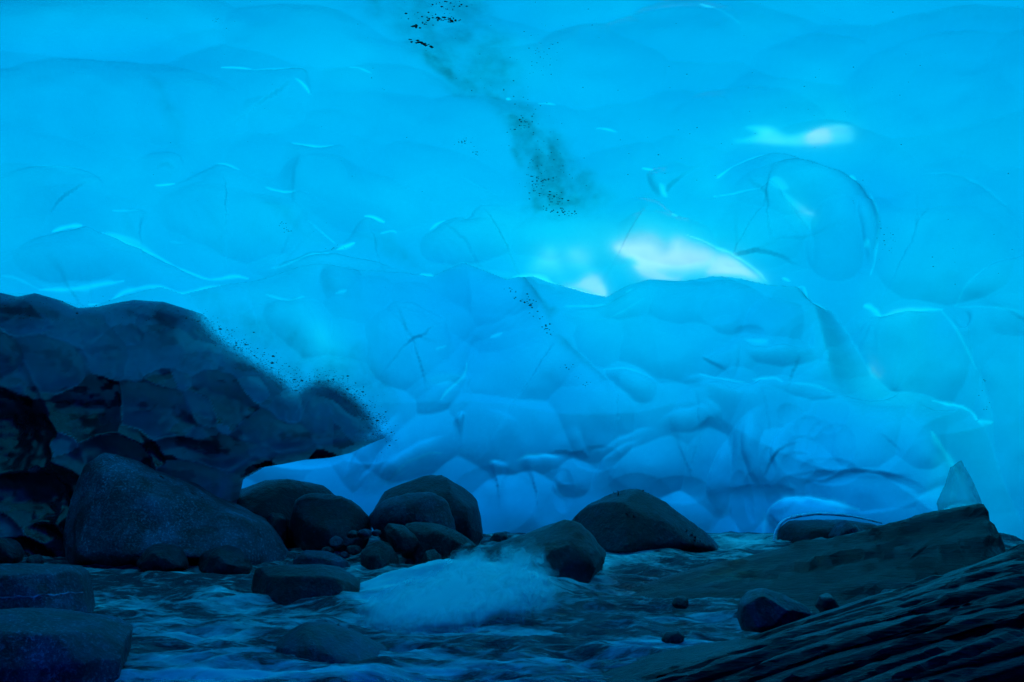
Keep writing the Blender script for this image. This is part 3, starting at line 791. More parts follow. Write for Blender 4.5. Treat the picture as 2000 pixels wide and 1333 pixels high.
# ------------------------------------------------------------------ stones
def hull_rock(name, outline, y, mat, creases=(), thick=None, seed=0, rough=.03, subdiv=4, round_=2, strata=None, parent=None, facets=9, back_drop=None):
    """outline in photo pixels at distance y; creases = (px, py, metres nearer than y)"""
    P = np.array([at(px, py, y) for px, py in outline])
    c = P.mean(0)
    w = np.ptp(P[:, 0]); h = np.ptp(P[:, 2]); T_ = thick or .6 * min(w, h * 1.5)
    pts = [p for p in P]
    # the back is a smaller copy of the outline, pushed away; the front too unless creases shape it
    for p in P:
        q = c + (p - c) * .72; q[1] = y + T_
        if back_drop is not None:
            q = p + np.array([0, T_, -back_drop])
        pts.append(q)
    if not creases:
        rs = np.random.RandomState(seed + 3)
        for p in P:
            q = c + (p - c) * rs.uniform(.45, .75); q[1] = y - T_ * rs.uniform(.4, .75)
            pts.append(q)
    for px, py, dn in creases:
        pts.append(at(px, py, y - dn))
    bm = bmesh.new()
    for p in pts:
        bm.verts.new(p)
    r = bmesh.ops.convex_hull(bm, input=bm.verts)
    bmesh.ops.delete(bm, geom=[v for v in bm.verts if not v.link_faces], context='VERTS')
    size = max(w, h)
    for _ in range(14):
        E = [e for e in bm.edges if e.calc_length() > size / (2.0 ** subdiv) * 1.3]
        if not E or len(bm.verts) > (5200 if subdiv > 4 else 2600):
            break
        bmesh.ops.subdivide_edges(bm, edges=E, cuts=1)
        bmesh.ops.triangulate(bm, faces=bm.faces)
    for _ in range(round_):
        bmesh.ops.smooth_vert(bm, verts=bm.verts, factor=.5, use_axis_x=True, use_axis_y=True, use_axis_z=True)
    bm.normal_update()
    V = np.array([v.co for v in bm.verts])
    if facets:
        rf = np.random.RandomState(seed + 500); cm_ = V.mean(0)
        for _f in range(facets):
            dn = rf.normal(0, 1, 3); dn[1] = -abs(dn[1]) * 1.2; dn /= np.linalg.norm(dn)
            pr = (V - cm_) @ dn; lim = pr.max() * rf.uniform(.80, .93)
            V = V - np.outer(np.maximum(pr - lim, 0) * .92, dn)
        for v, q in zip(bm.verts, V):
            v.co = q
        bm.normal_update()
    Nn = np.array([v.normal for v in bm.verts])
    k = 1.0 / size
    rdg = 1 - np.abs(fbm(V[:, 0] * 4 * k + 3, V[:, 1] * 4 * k, V[:, 2] * 5 * k, seed=seed + 21, oct=4))
    d = rough * size * (.9 * fbm(V[:, 0] * 2.2 * k, V[:, 1] * 2.2 * k, V[:, 2] * 2.2 * k, seed=seed, oct=3)
                        + .28 * fbm(V[:, 0] * 9 * k, V[:, 1] * 9 * k, V[:, 2] * 9 * k, seed=seed + 9, oct=4)
                        - .9 * np.clip(rdg - .75, 0, 1))
    if strata:
        ang, per, amp = strata           # bedding planes cutting through at an angle in the picture plane
        t = -V[:, 0] * math.sin(ang) + V[:, 2] * math.cos(ang) + V[:, 1] * .22
        t = t / per; t = t + .8 * fbm(V[:, 0] * .8, V[:, 1] * .9, V[:, 2] * 2, seed=seed + 5, oct=3) + .35 * np.sin(t * .9 + seed)
        fl = np.floor(t); f = t - fl
        al = V[:, 0] * math.cos(ang) + V[:, 2] * math.sin(ang)
        bl = np.floor(al * 1.6 + .8 * fbm(al * 2, t, seed=seed + 3, oct=2) + _h(fl.astype(np.int64), fl.astype(np.int64) * 0, fl.astype(np.int64) * 0, seed + 8) * 5)
        d = d + amp * (_h(fl.astype(np.int64), bl.astype(np.int64), fl.astype(np.int64) * 0, seed) * .9 + .5 * f - .5 * (f > .86))
        d = d + amp * .35 * fbm(V[:, 0] * 1.2, t * 3, seed=seed + 77, oct=3)
    V = V + Nn * d[:, None]
    base = np.array([c[0], y, V[:, 2].min()])
    for v, q in zip(bm.verts, V - base):
        v.co = q
    for f in bm.faces:
        f.smooth = True
    me = bpy.data.meshes.new(name)
    bm.to_mesh(me); bm.free()
    o = link(name, me, mat, parent)
    o.location = base
    return o

def rock(outline, y, mat, label, group=None, name='boulder', cat='boulder', **kw):
    o = hull_rock(name, outline, y, mat, **kw)
    return tag(o, label, cat, group)

GB = 'boulders along the stream'
rock([(120, 1060), (138, 965), (163, 908), (203, 884), (250, 893), (330, 932), (400, 963), (480, 1003), (528, 1033), (553, 1068), (572, 1110), (560, 1140), (130, 1120)],
     9.5, M_GRAN, 'large pale speckled boulder sloping down to the right beside the stream', GB,
     creases=[(195, 925, .30), (250, 915, .25), (400, 985, .30), (487, 1022, .28), (478, 1092, .45), (380, 1090, .60), (250, 1090, .65), (150, 1085, .5), (300, 980, .42)],
     thick=.8, seed=1, rough=.018, subdiv=5, round_=1, facets=0)
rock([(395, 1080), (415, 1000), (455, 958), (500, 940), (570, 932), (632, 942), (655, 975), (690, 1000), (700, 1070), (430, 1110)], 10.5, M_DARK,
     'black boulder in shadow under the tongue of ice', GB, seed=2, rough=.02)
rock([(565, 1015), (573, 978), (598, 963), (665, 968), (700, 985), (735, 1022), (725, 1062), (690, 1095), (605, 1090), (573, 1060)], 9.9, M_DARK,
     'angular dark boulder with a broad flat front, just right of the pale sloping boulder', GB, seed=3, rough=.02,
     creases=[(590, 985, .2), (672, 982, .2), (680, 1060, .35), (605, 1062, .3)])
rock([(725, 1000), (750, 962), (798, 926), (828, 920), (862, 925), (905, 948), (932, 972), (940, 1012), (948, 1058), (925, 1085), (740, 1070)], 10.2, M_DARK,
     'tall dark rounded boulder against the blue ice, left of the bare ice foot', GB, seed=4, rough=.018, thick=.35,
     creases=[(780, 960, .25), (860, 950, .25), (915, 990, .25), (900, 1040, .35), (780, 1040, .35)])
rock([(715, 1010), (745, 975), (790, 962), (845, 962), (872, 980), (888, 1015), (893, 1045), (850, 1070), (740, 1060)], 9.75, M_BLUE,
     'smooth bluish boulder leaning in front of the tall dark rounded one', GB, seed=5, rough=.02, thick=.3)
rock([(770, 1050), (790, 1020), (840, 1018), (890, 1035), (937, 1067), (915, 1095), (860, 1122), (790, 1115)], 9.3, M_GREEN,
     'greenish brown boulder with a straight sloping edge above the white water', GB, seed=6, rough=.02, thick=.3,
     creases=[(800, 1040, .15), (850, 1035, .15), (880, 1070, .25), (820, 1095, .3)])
rock([(745, 1038), (757, 1022), (785, 1025), (812, 1045), (828, 1060), (810, 1082), (768, 1078)], 9.15, M_GREEN,
     'small wedge-shaped stone lying against the greenish brown boulder', GB, seed=7, rough=.02)
rock([(703, 1085), (712, 1062), (738, 1055), (762, 1062), (778, 1090), (782, 1120), (745, 1132), (705, 1115)], 9.0, M_GREEN,
     'upright egg-shaped stone at the left end of the white water', GB, seed=8, rough=.02)
rock([(822, 1092), (832, 1076), (848, 1073), (862, 1086), (866, 1108), (845, 1118), (825, 1112)], 8.85, M_GREEN,
     'small round stone at the foot of the greenish brown boulder', GB, seed=9, rough=.02, name='stone', cat='stone')
rock([(560, 1120), (568, 1085), (590, 1074), (640, 1078), (680, 1096), (692, 1125), (600, 1140)], 8.9, M_BLUE,
     'low rounded boulder between the pale sloping boulder and the upright stone', GB, seed=10, rough=.02)
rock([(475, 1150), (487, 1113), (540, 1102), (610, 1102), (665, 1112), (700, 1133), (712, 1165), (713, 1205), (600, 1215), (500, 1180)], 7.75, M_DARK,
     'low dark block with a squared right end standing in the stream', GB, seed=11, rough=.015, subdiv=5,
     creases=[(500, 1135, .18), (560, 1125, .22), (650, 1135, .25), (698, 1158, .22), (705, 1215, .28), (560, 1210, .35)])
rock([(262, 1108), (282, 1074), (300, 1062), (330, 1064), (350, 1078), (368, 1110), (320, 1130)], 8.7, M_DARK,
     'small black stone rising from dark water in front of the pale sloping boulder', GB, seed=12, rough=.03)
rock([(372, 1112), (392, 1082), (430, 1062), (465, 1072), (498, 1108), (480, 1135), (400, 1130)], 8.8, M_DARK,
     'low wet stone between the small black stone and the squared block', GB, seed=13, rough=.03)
b12 = rock([(-90, 1110), (0, 1101), (70, 1100), (135, 1106), (158, 1122), (166, 1170), (172, 1215), (120, 1232), (-90, 1240)], 6.9, M_GRAN,
     'grey-green block crossed by a thin pale vein at the left edge', GB, seed=14, rough=.010, subdiv=5,
     creases=[(-90, 1125, .3), (60, 1122, .25), (145, 1135, .22), (160, 1190, .28), (168, 1235, .3), (-90, 1260, .45)])
rock([(-90, 1200), (0, 1195), (60, 1200), (130, 1210), (205, 1224), (246, 1248), (243, 1290), (225, 1370), (-90, 1400)], 5.75, M_GRAN,
     'broad low greenish boulder in the bottom left corner', GB, seed=15, rough=.012, subdiv=5,
     creases=[(-90, 1240, .35), (60, 1235, .3), (180, 1250, .25), (235, 1290, .28), (220, 1380, .4), (-90, 1420, .6)])
rock([(525, 1262), (545, 1232), (590, 1214), (640, 1214), (700, 1238), (750, 1268), (785, 1288), (660, 1305), (560, 1300)], 6.15, M_BLUE,
     'low rounded stone awash in the stream below the squared block', GB, seed=16, rough=.012, creases=[(600, 1240, .2), (680, 1260, .2), (560, 1300, .35), (700, 1310, .4)])
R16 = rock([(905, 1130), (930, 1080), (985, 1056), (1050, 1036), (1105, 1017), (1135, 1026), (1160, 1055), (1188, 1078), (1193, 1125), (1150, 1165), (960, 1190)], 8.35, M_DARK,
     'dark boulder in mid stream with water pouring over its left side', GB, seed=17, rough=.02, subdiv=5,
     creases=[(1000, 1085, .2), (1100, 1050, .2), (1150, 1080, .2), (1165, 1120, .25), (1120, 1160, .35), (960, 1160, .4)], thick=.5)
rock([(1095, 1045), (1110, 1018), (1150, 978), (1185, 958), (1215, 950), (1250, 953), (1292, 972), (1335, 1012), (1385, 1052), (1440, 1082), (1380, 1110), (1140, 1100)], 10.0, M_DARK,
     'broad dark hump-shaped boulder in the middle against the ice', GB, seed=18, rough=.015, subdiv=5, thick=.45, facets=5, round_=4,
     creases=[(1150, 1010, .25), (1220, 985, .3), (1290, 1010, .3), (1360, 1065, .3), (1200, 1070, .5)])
rock([(955, 1056), (965, 1042), (985, 1038), (998, 1050), (990, 1062)], 9.6, M_DARK, 'tiny black stone poking up behind the white water', None, name='stone', cat='stone', seed=19, rough=.05, subdiv=3)
rock([(1517, 1080), (1519, 1036), (1540, 1019), (1590, 1012), (1650, 1015), (1718, 1028), (1735, 1060), (1600, 1095)], 10.62, M_DARK,  # rock takes the shape of the dark opening, filling in its shade
     'dark rock standing in for the shade of the low hollow under the ice behind the slate', GB, seed=20, rough=.02, thick=.3, facets=0)
rock([(1618, 1052), (1640, 1022), (1655, 1016), (1672, 1024), (1690, 1046), (1660, 1070)], 10.2, M_BLUE,
     'small pale stone inside the low hollow under the ice', None, name='stone', cat='stone', seed=21, rough=.02)
rock([(1438, 1205), (1443, 1178), (1465, 1155), (1492, 1148), (1530, 1158), (1575, 1182), (1608, 1206), (1590, 1228), (1520, 1240), (1448, 1232)], 6.3, M_BLUE,
     'pale smooth stone resting in front of the slate slab on the right', GB, seed=22, rough=.014, subdiv=5,
     creases=[(1455, 1185, .12), (1490, 1170, .14), (1560, 1195, .16), (1520, 1232, .2), (1460, 1232, .18)])
rock([(1590, 1190), (1600, 1162), (1622, 1157), (1640, 1172), (1643, 1192), (1615, 1210)], 6.7, M_DARK, 'small dark angular stone right of the pale smooth stone', None, name='stone', cat='stone', seed=23, rough=.03, subdiv=3)
rock([(1715, 1172), (1728, 1152), (1755, 1150), (1772, 1162), (1765, 1180), (1730, 1188)], 6.8, M_DARK, 'small knobbly stone lying on the slab near the slate ridge', None, name='stone', cat='stone', seed=24, rough=.03, subdiv=3)
rock([(1310, 1180), (1318, 1166), (1335, 1164), (1350, 1176), (1342, 1190), (1318, 1190)], 7.3, M_DARK, 'small wet stone at the water edge of the slate slab', None, name='stone', cat='stone', seed=25, rough=.03, subdiv=3)
rock([(1290, 1252), (1300, 1236), (1325, 1232), (1340, 1242), (1335, 1258), (1305, 1262)], 6.3, M_GREEN, 'small olive stone awash near the bottom of the stream', None, name='stone', cat='stone', seed=26, rough=.03, subdiv=3)
rock([(-40, 1095), (-20, 1052), (10, 1050), (28, 1062), (42, 1092), (30, 1110)], 8.4, M_DARK, 'dark stone at the left edge behind the veined block', None, name='stone', cat='stone', seed=27, rough=.03, subdiv=3)
rock([(44, 1108), (55, 1086), (72, 1082), (84, 1098), (80, 1112)], 8.2, M_DARK, 'small peaked stone just above the veined block', None, name='stone', cat='stone', seed=28, rough=.03, subdiv=3)
rock([(512, 1040), (520, 1002), (545, 996), (560, 1010), (565, 1070), (530, 1080)], 10.0, M_DARK, 'narrow dark stone wedged behind the pale sloping boulder', None, name='stone', cat='stone', seed=29, rough=.02, subdiv=3)
# pebbles lodged between the boulders
PEB = [(655, 1060, 16, 'oval pebble'), (690, 1045, 12, 'dark pebble'), (712, 1044, 14, 'pale pebble'), (690, 1075, 14, 'grey pebble'), (672, 1085, 10, 'small pebble'), (640, 1078, 13, 'flat pebble'),
       (735, 1042, 10, 'round pebble'), (800, 1100, 12, 'low pebble'), (790, 1112, 10, 'wet pebble')]
PL = ['bluish oval pebble left of the wedge-shaped stone, in front of the angular dark boulder', 'greenish pebble touching the right edge of the angular dark boulder', 'bluish pebble between the angular dark boulder and the leaning one',
      'greenish pebble just left of the upright egg-shaped stone', 'bluish pebble lowest beside the low rounded boulder', 'greenish pebble furthest left, under the angular dark boulder', 'bluish round pebble directly above the upright egg-shaped stone',
      'greenish low pebble between the upright stone and the greenish brown boulder', 'bluish wet pebble at the edge of the white water']
for k, (px, py, r, nm) in enumerate(PEB):
    o = [(px + r * 1.25 * math.cos(a) * random.uniform(.85, 1.1), py + r * .8 * math.sin(a) * random.uniform(.85, 1.1)) for a in np.linspace(0, 2 * math.pi, 9)[:-1]]
    rock(o, 9.3 - .002 * (py - 1050), M_GREEN if k % 2 else M_BLUE, PL[k], 'pebbles lodged between the boulders', name='pebble', cat='pebble', seed=40 + k, rough=.02, subdiv=3)

# pale vein on the left block
from mathutils.bvhtree import BVHTree
def strip_on(o, name, pts, wpx, mat):
    bv = BVHTree.FromPolygons([v.co + o.location for v in o.data.vertices], [p.vertices[:] for p in o.data.polygons])
    V, Fc = [], []
    for px, py in catmull(pts, 10):
        py += 1.2 * math.sin(px * .13) + .8 * math.sin(px * .31)
        for k in (-1, 0, 1):
            h, nn, _i, _d = bv.ray_cast(Vector((0, 0, H)), Vector(ray(px, py + k * wpx * (.7 + .3 * math.sin(px * .2)))).normalized())
            if h is None:
                break
            V.append(h + nn * (.004 if k == 0 else -.002) - o.location)
        while len(V) % 3: V.pop()
    for i in range(len(V) // 3 - 1):
        for j in (0, 1):
            a = i * 3 + j
            Fc.append((a, a + 1, a + 4, a + 3))
    return link(name, mesh_np(name, V, Fc), mat, o)
strip_on(b12, 'vein', [(-60, 1171), (0, 1167), (50, 1166), (100, 1162), (168, 1156)], 2.6, M_VEIN)

# ------------------------------------------------------------------ slate on the right
slab = rock([(1110, 1196), (1200, 1160), (1300, 1128), (1480, 1080), (1600, 1052), (1780, 1014), (1922, 986), (1936, 1040), (1958, 1073), (1985, 1140), (1990, 1320), (1300, 1230)], 8.1, M_SLATE,
     'long dark slate slab rising to the right with a broken squared end', None, name='slate_slab', cat='rock slab',
     creases=[(1130, 1216, .3), (1420, 1112, .12), (1700, 1050, .14), (1926, 1004, .12), (1955, 1095, .35), (1600, 1215, 1.0), (1900, 1250, 1.3), (1350, 1230, .8), (1985, 1330, 1.3), (1975, 1120, .3)],
     thick=1.3, seed=50, rough=.004, subdiv=6, round_=1, strata=(R(13), .075, .022), facets=0, back_drop=.3)
out = bpy.data.objects.new('slate_outcrop', None); COL.objects.link(out)
out.location = at(1700, 1400, 5.0)
tag(out, 'foreground slate ridge of thin tilted layers running up to the right corner', 'rock outcrop')
# each layer: upper edge from left to right, lower edge, distance, forward
LAY = [
    ([(1395, 1276), (1600, 1208), (1800, 1140), (2040, 1052)], [(2040, 1200), (1500, 1290)], 5.9, .20),
    ([(1330, 1298), (1600, 1216), (1820, 1135), (2040, 1070)], [(2040, 1230), (1400, 1310)], 5.7, .14),
    ([(1480, 1262), (1700, 1192), (1880, 1126), (2040, 1082)], [(2040, 1230), (1500, 1300)], 5.55, .12),
    ([(1240, 1334), (1500, 1248), (1750, 1178), (2040, 1098)], [(2040, 1260), (1300, 1360)], 5.45, .12),
    ([(1180, 1352), (1430, 1283), (1760, 1192), (2040, 1112)], [(2040, 1280), (1200, 1420)], 5.3, .13),
    ([(1300, 1352), (1560, 1265), (1820, 1190), (2040, 1135)], [(2040, 1300), (1300, 1440)], 5.15, .14),
    ([(1330, 1380), (1580, 1290), (1800, 1240), (2040, 1160)], [(2040, 1340), (1300, 1460)], 5.0, .16),
    ([(1380, 1400), (1600, 1330), (1850, 1255), (2040, 1215)], [(2040, 1380), (1400, 1480)], 4.85, .14),
    ([(1500, 1400), (1720, 1318), (1900, 1265), (2040, 1225)], [(2040, 1400), (1500, 1480)], 4.7, .14),
    ([(1620, 1400), (1780, 1335), (1940, 1292), (2040, 1262)], [(2040, 1420), (1600, 1480)], 4.58, .14),
]
OUTL = out.location.copy()
for k, (up, lo, y, fw) in enumerate(LAY):
    cre = [(px, py + 7, fw * .6) for px, py in up] + [(px, py + 26, fw) for px, py in up]
    o = hull_rock('layer', up + lo, y, M_SLATE, creases=cre, thick=.5, seed=60 + k, rough=.007, subdiv=5, round_=1, strata=(R(19), .026, .015), parent=out, facets=0, back_drop=.22)
    o.location = Vector(o.location) - OUTL
low = rock([(1080, 1345), (1250, 1300), (1400, 1268), (1520, 1252), (1560, 1300), (1500, 1380), (1100, 1400)], 5.6, M_SLATE,
     'flat dark greenish rock shelf at the bottom beside the slate ridge', None, name='rock_shelf', cat='rock shelf', seed=80, rough=.008, subdiv=5, creases=[(1300, 1310, .15), (1480, 1275, .15), (1200, 1400, .5), (1480, 1400, .5)])

# ------------------------------------------------------------------ dark dirty ice bank on the left
def bank():
    y0 = 10.15
    OUT = [(-420, 560), (-150, 548), (0, 572), (35, 580), (68, 573), (110, 585), (148, 602), (190, 600), (225, 592), (262, 586), (320, 590), (390, 612), (440, 650), (500, 690), (555, 725), (580, 745),
           (600, 733), (632, 726), (670, 738), (705, 765), (735, 800), (756, 838), (750, 856), (720, 868), (685, 885), (650, 893), (600, 897), (560, 905), (515, 912), (470, 938), (462, 975), (470, 1030), (480, 1130), (-420, 1160)]
    Pw = np.array([[at(px, py, y0)[0], at(px, py, y0)[2]] for px, py in OUT])
    st = .0135
    x0, z0 = Pw.min(0) - st; x1, z1 = Pw.max(0) + st
    X, Z = np.meshgrid(np.arange(x0, x1, st), np.arange(z0, z1, st))
    ins = inside(X, Z, Pw)
    d, _, _ = polydist(X, Z, np.vstack([Pw, Pw[:1]]))
    sd = np.where(ins, d, -d)
    keep = sd > -st * .9
    # pull the outermost ring on to the outline
    gy, gx_ = np.gradient(sd, st)
    m = keep & (sd < 0)
    X = np.where(m, X - gx_ * sd, X); Z = np.where(m, Z - gy * sd, Z)
    sdc = np.maximum(sd, 0)
    dep = .22 * (1 - np.exp(-sdc / .10)) + .35 * (1 - np.exp(-sdc / .8))
    # bowls
    L = [(60, 620, 90, 45, 15, .16), (150, 640, 70, 60, 60, .12), (330, 640, 130, 50, 20, .10), (230, 690, 100, 60, 35, .12), (360, 700, 130, 70, 10, .16), (470, 700, 70, 50, 30, .10), (560, 770, 80, 50, 20, .12), (660, 800, 80, 60, 40, .10),
         (130, 720, 90, 60, 50, .2), (440, 770, 110, 60, 35, .14), (330, 800, 120, 60, 10, .2), (200, 800, 110, 80, 0, .22), (430, 880, 100, 50, 0, .16), (560, 850, 110, 50, 10, .12), (260, 890, 90, 50, 20, .2), (60, 850, 120, 100, 0, .22),
         (90, 960, 120, 70, 0, .2), (400, 940, 90, 60, 20, .2), (30, 700, 70, 40, 40, .18), (480, 820, 60, 40, 0, .08)]
    rs = np.random.RandomState(5)
    for px in range(-420, 800, 62):
        for py in range(560, 1120, 56):
            L.append((px + rs.uniform(-30, 30), py + rs.uniform(-26, 26), rs.uniform(45, 85), rs.uniform(24, 48), rs.uniform(20, 75), rs.uniform(.06, .13)))
    m_ = y0 / F
    f = np.full(X.shape, -9.0); tone = np.zeros(X.shape)
    for k, (px, py, rx, ry, rot, dp) in enumerate(L):
        c = at(px, py, y0); rx *= m_; ry *= m_
        a = R(-rot); ca, sa = math.cos(a), math.sin(a)
        dx, dz = X - c[0], Z - c[2]
        u = (dx * ca + dz * sa) / rx; v = (-dx * sa + dz * ca) / ry
        b = dp * (1 - u * u - v * v) + .03 * vnoise(X * 4 + k, Z * 4, seed=k) + .008 * vnoise(X * 15 + k, Z * 15, seed=k)
        tn = rs.uniform(-1, 1)
        tone = np.where(b > f, tn, tone); f = np.maximum(f, b)
    dep = dep - 1.45 * np.maximum(f, -.12) * smooth(0, .2, sdc) + .012 * fbm(X * 5, Z * 5, seed=12, oct=4)
    # the bank leans: foot comes towards the stream
    dep = dep + .35 * smooth(1.6, .0, Z)
    bx, bz = (X / m_) + 1000, 800 - (Z - H) / m_      # rough photo position, used only to vary dirt
    crest = np.exp(-((sdc) / .16) ** 2)
    low_ = smooth(660, 900, bz)
    left = smooth(500, 100, bx)
    dirt = np.clip(.10 - .2 * smooth(760, 600, bz) + .55 * tone + .5 * low_ * left + .3 * low_ + .2 * fbm(X * 1.2, Z * 2.0, seed=22, oct=4), 0, 1)  # random tone per hollow puts facet light and dark into the colour
    dirt = np.clip(dirt + .3 * smooth(.25, .7, fbm(X * 5, Z * 9, seed=23, oct=4)), 0, 1)
    # along the right-hand crest the ice clears: see through it
    fcl = smooth(330, 430, bx) * smooth(880, 835, bz)
    fade = 1 - fcl * (1 - smooth(0, .20, sdc))
    fade = np.clip(fade + .0, 0, 1)
    nid = -np.ones(X.shape, int); nid[keep] = np.arange(keep.sum())
    cell = keep[:-1, :-1] & keep[1:, :-1] & keep[:-1, 1:] & keep[1:, 1:]
    q = np.stack([nid[:-1, :-1][cell], nid[:-1, 1:][cell], nid[1:, 1:][cell], nid[1:, :-1][cell]], -1)
    Vf = np.stack([X, y0 - dep, Z], -1)[keep]
    Vb = np.stack([X, y0 + .10 + .4 * (1 - np.exp(-sdc / .3)), Z], -1)[keep]
    n = len(Vf)
    # boundary edges
    e = {}
    for a, b in ((0, 1), (1, 2), (2, 3), (3, 0)):
        for u, v in q[:, [a, b]]:
            if (v, u) in e: del e[(v, u)]
            else: e[(u, v)] = 1
    bd = np.array(list(e.keys()))
    rimq = np.stack([bd[:, 1], bd[:, 0], bd[:, 0] + n, bd[:, 1] + n], -1)
    return mesh_np('ice_bank', np.vstack([Vf, Vb]), np.vstack([q, q[:, ::-1] + n, rimq]), attrs={'fade': np.tile(fade[keep], 2), 'dirt': np.tile(dirt[keep], 2)})
bk = link('ice_bank', bank(), M_BANK)
tag(bk, 'dark bank of dirty scalloped ice with a grit-strewn crest on the left', 'ice bank')

def ice_lip(pts, y, r):
    P = catmull(pts, 8); n = len(P); V, Fc = [], []
    C_ = np.array([at(a, b, y + .12 * abs(i / n - .5)) for i, (a, b) in enumerate(P)])
    for i in range(n):
        t = C_[min(i + 1, n - 1)] - C_[max(i - 1, 0)]; t /= np.linalg.norm(t)
        u = np.cross(t, [0, 1, 0]); u /= np.linalg.norm(u); w = np.cross(t, u)
        q = r * (.25 + .75 * math.sin(math.pi * min(max(i / (n - 1), .02), .98)) ** .6) * (1 + .25 * math.sin(i * .9) * math.sin(i * .37))
        for k in range(8):
            a = 2 * math.pi * k / 8
            V.append(C_[i] + q * (u * math.cos(a) + 2.2 * w * math.sin(a)))
    for i in range(n - 1):
        for k in range(8):
            Fc.append((i * 8 + k, i * 8 + (k + 1) % 8, (i + 1) * 8 + (k + 1) % 8, (i + 1) * 8 + k))
    return mesh_np('ice_lip', V, Fc, attrs={'clear': np.full(len(V), .9)})
M_RIM = rockmat('bright_rim_ice', (.75, .95, .9), (.85, 1, .9), 12, .3, .004)  # near-white colour stands in for the bright light in the clear rim
link('ice_lip', ice_lip([(1512, 1072), (1514, 1042), (1530, 1018), (1560, 1008), (1610, 1004), (1665, 1009), (1722, 1022)], 10.32, .014), M_RIM, vault)
# ------------------------------------------------------------------ clear ice pinnacle on the slab
cr = hull_rock('ice_pinnacle', [(1832, 1004), (1848, 972), (1856, 945), (1870, 902), (1878, 898), (1888, 916), (1905, 948), (1916, 975), (1920, 992)], 9.9, M_CRYS,
               creases=[(1850, 990, .08), (1885, 940, .06), (1910, 985, .08), (1870, 985, .12)], thick=.2, seed=90, rough=.02, subdiv=4, round_=0, facets=0)
tag(cr, 'small clear glassy ice pinnacle standing behind the broken end of the slab', 'ice pinnacle')

# ------------------------------------------------------------------ water
wx = np.arange(-5.6, 5.6, .018); wy = np.concatenate([np.arange(-3, 4.6, .25), np.arange(4.6, 11.2, .018), np.arange(11.2, 12.6, .1)])
WX, WY = np.meshgrid(wx, wy)
def wpx(px, py):
    d = ray(px, py); t = -H / d[2]
    return d[0] * t, d[1] * t
Zw = .035 * (1 - 1.6 * np.abs(fbm(WX * 1.5 + WY * .8, WY * 4.2, seed=111, oct=4))) * smooth(4, 5.2, WY) + .02 * fbm(WX * 1.6, WY * 4.5, seed=101, oct=3) + .010 * fbm(WX * 4 + WY * 1.5, WY * 9, seed=102, oct=3)
Zw += .05 * smooth(7.2, 9.5, WY)
foam = .20 + .25 * smooth(-.2, .6, fbm(WX * 1.3, WY * 3.5, seed=110, oct=4))
def wfoam(px, py, rx, ry, a, lift=0, rot=0):
    global Zw
    c = wpx(px, py)
    dx, dy = WX - c[0], WY - c[1]
    ca, sa = math.cos(rot), math.sin(rot)
    u = (dx * ca + dy * sa) / rx; v = (-dx * sa + dy * ca) / ry
    e = np.exp(-(u * u + v * v))
    np.maximum(foam, a * e, out=foam)
    Zw += lift * e
FOAMS = [(760, 1185, .30, .35, 1.0, .05), (850, 1180, .45, .40, 1.1, .12), (950, 1170, .45, .45, 1.1, .12), (1060, 1160, .35, .4, .8, .05), (1130, 1150, .3, .5, .6, .03),
         (1220, 1110, .35, .5, .75, .05), (1290, 1090, .3, .5, .5, .03), (1160, 1125, .2, .4, .7, .02), (1450, 1078, .3, .5, .8, .02), (1520, 1075, .2, .3, .6, .02),
         (470, 1190, .5, .22, .50, .03), (420, 1180, .2, .2, .55, .04), (560, 1205, .45, .15, .45, .0), (390, 1245, .35, .25, .65, .02), (360, 1300, .35, .2, .6, .02), (440, 1330, .6, .2, .8, .03), (640, 1330, .6, .14, .65, .0), (830, 1320, .4, .12, .6, 0),
         (800, 1250, .25, .3, .45, 0), (850, 1290, .3, .2, .45, 0), (960, 1300, .35, .12, .4, 0), (1250, 1210, .3, .2, .42, .02), (1230, 1250, .15, .1, .4, 0), (900, 1215, .5, .2, .4, .02), (1010, 1250, .5, .2, .25, 0),
         (60, 1080, .4, .4, .12, 0), (220, 1170, .1, .1, .35, 0), (700, 1215, .4, .12, .45, 0), (240, 1230, .4, .3, .15, 0), (1100, 1250, .6, .3, .22, 0)]
for f_ in FOAMS:
    wfoam(*f_)
Zw -= .25 * smooth(11.6, 12.4, WY)
n = WX.size
me = mesh_np('water', np.stack([WX, WY, Zw], -1).reshape(-1, 3), quads(np.arange(n).reshape(WX.shape)), attrs={'foam': foam.ravel()})
wat = tag(link('water', me, M_WATER), kind='structure')

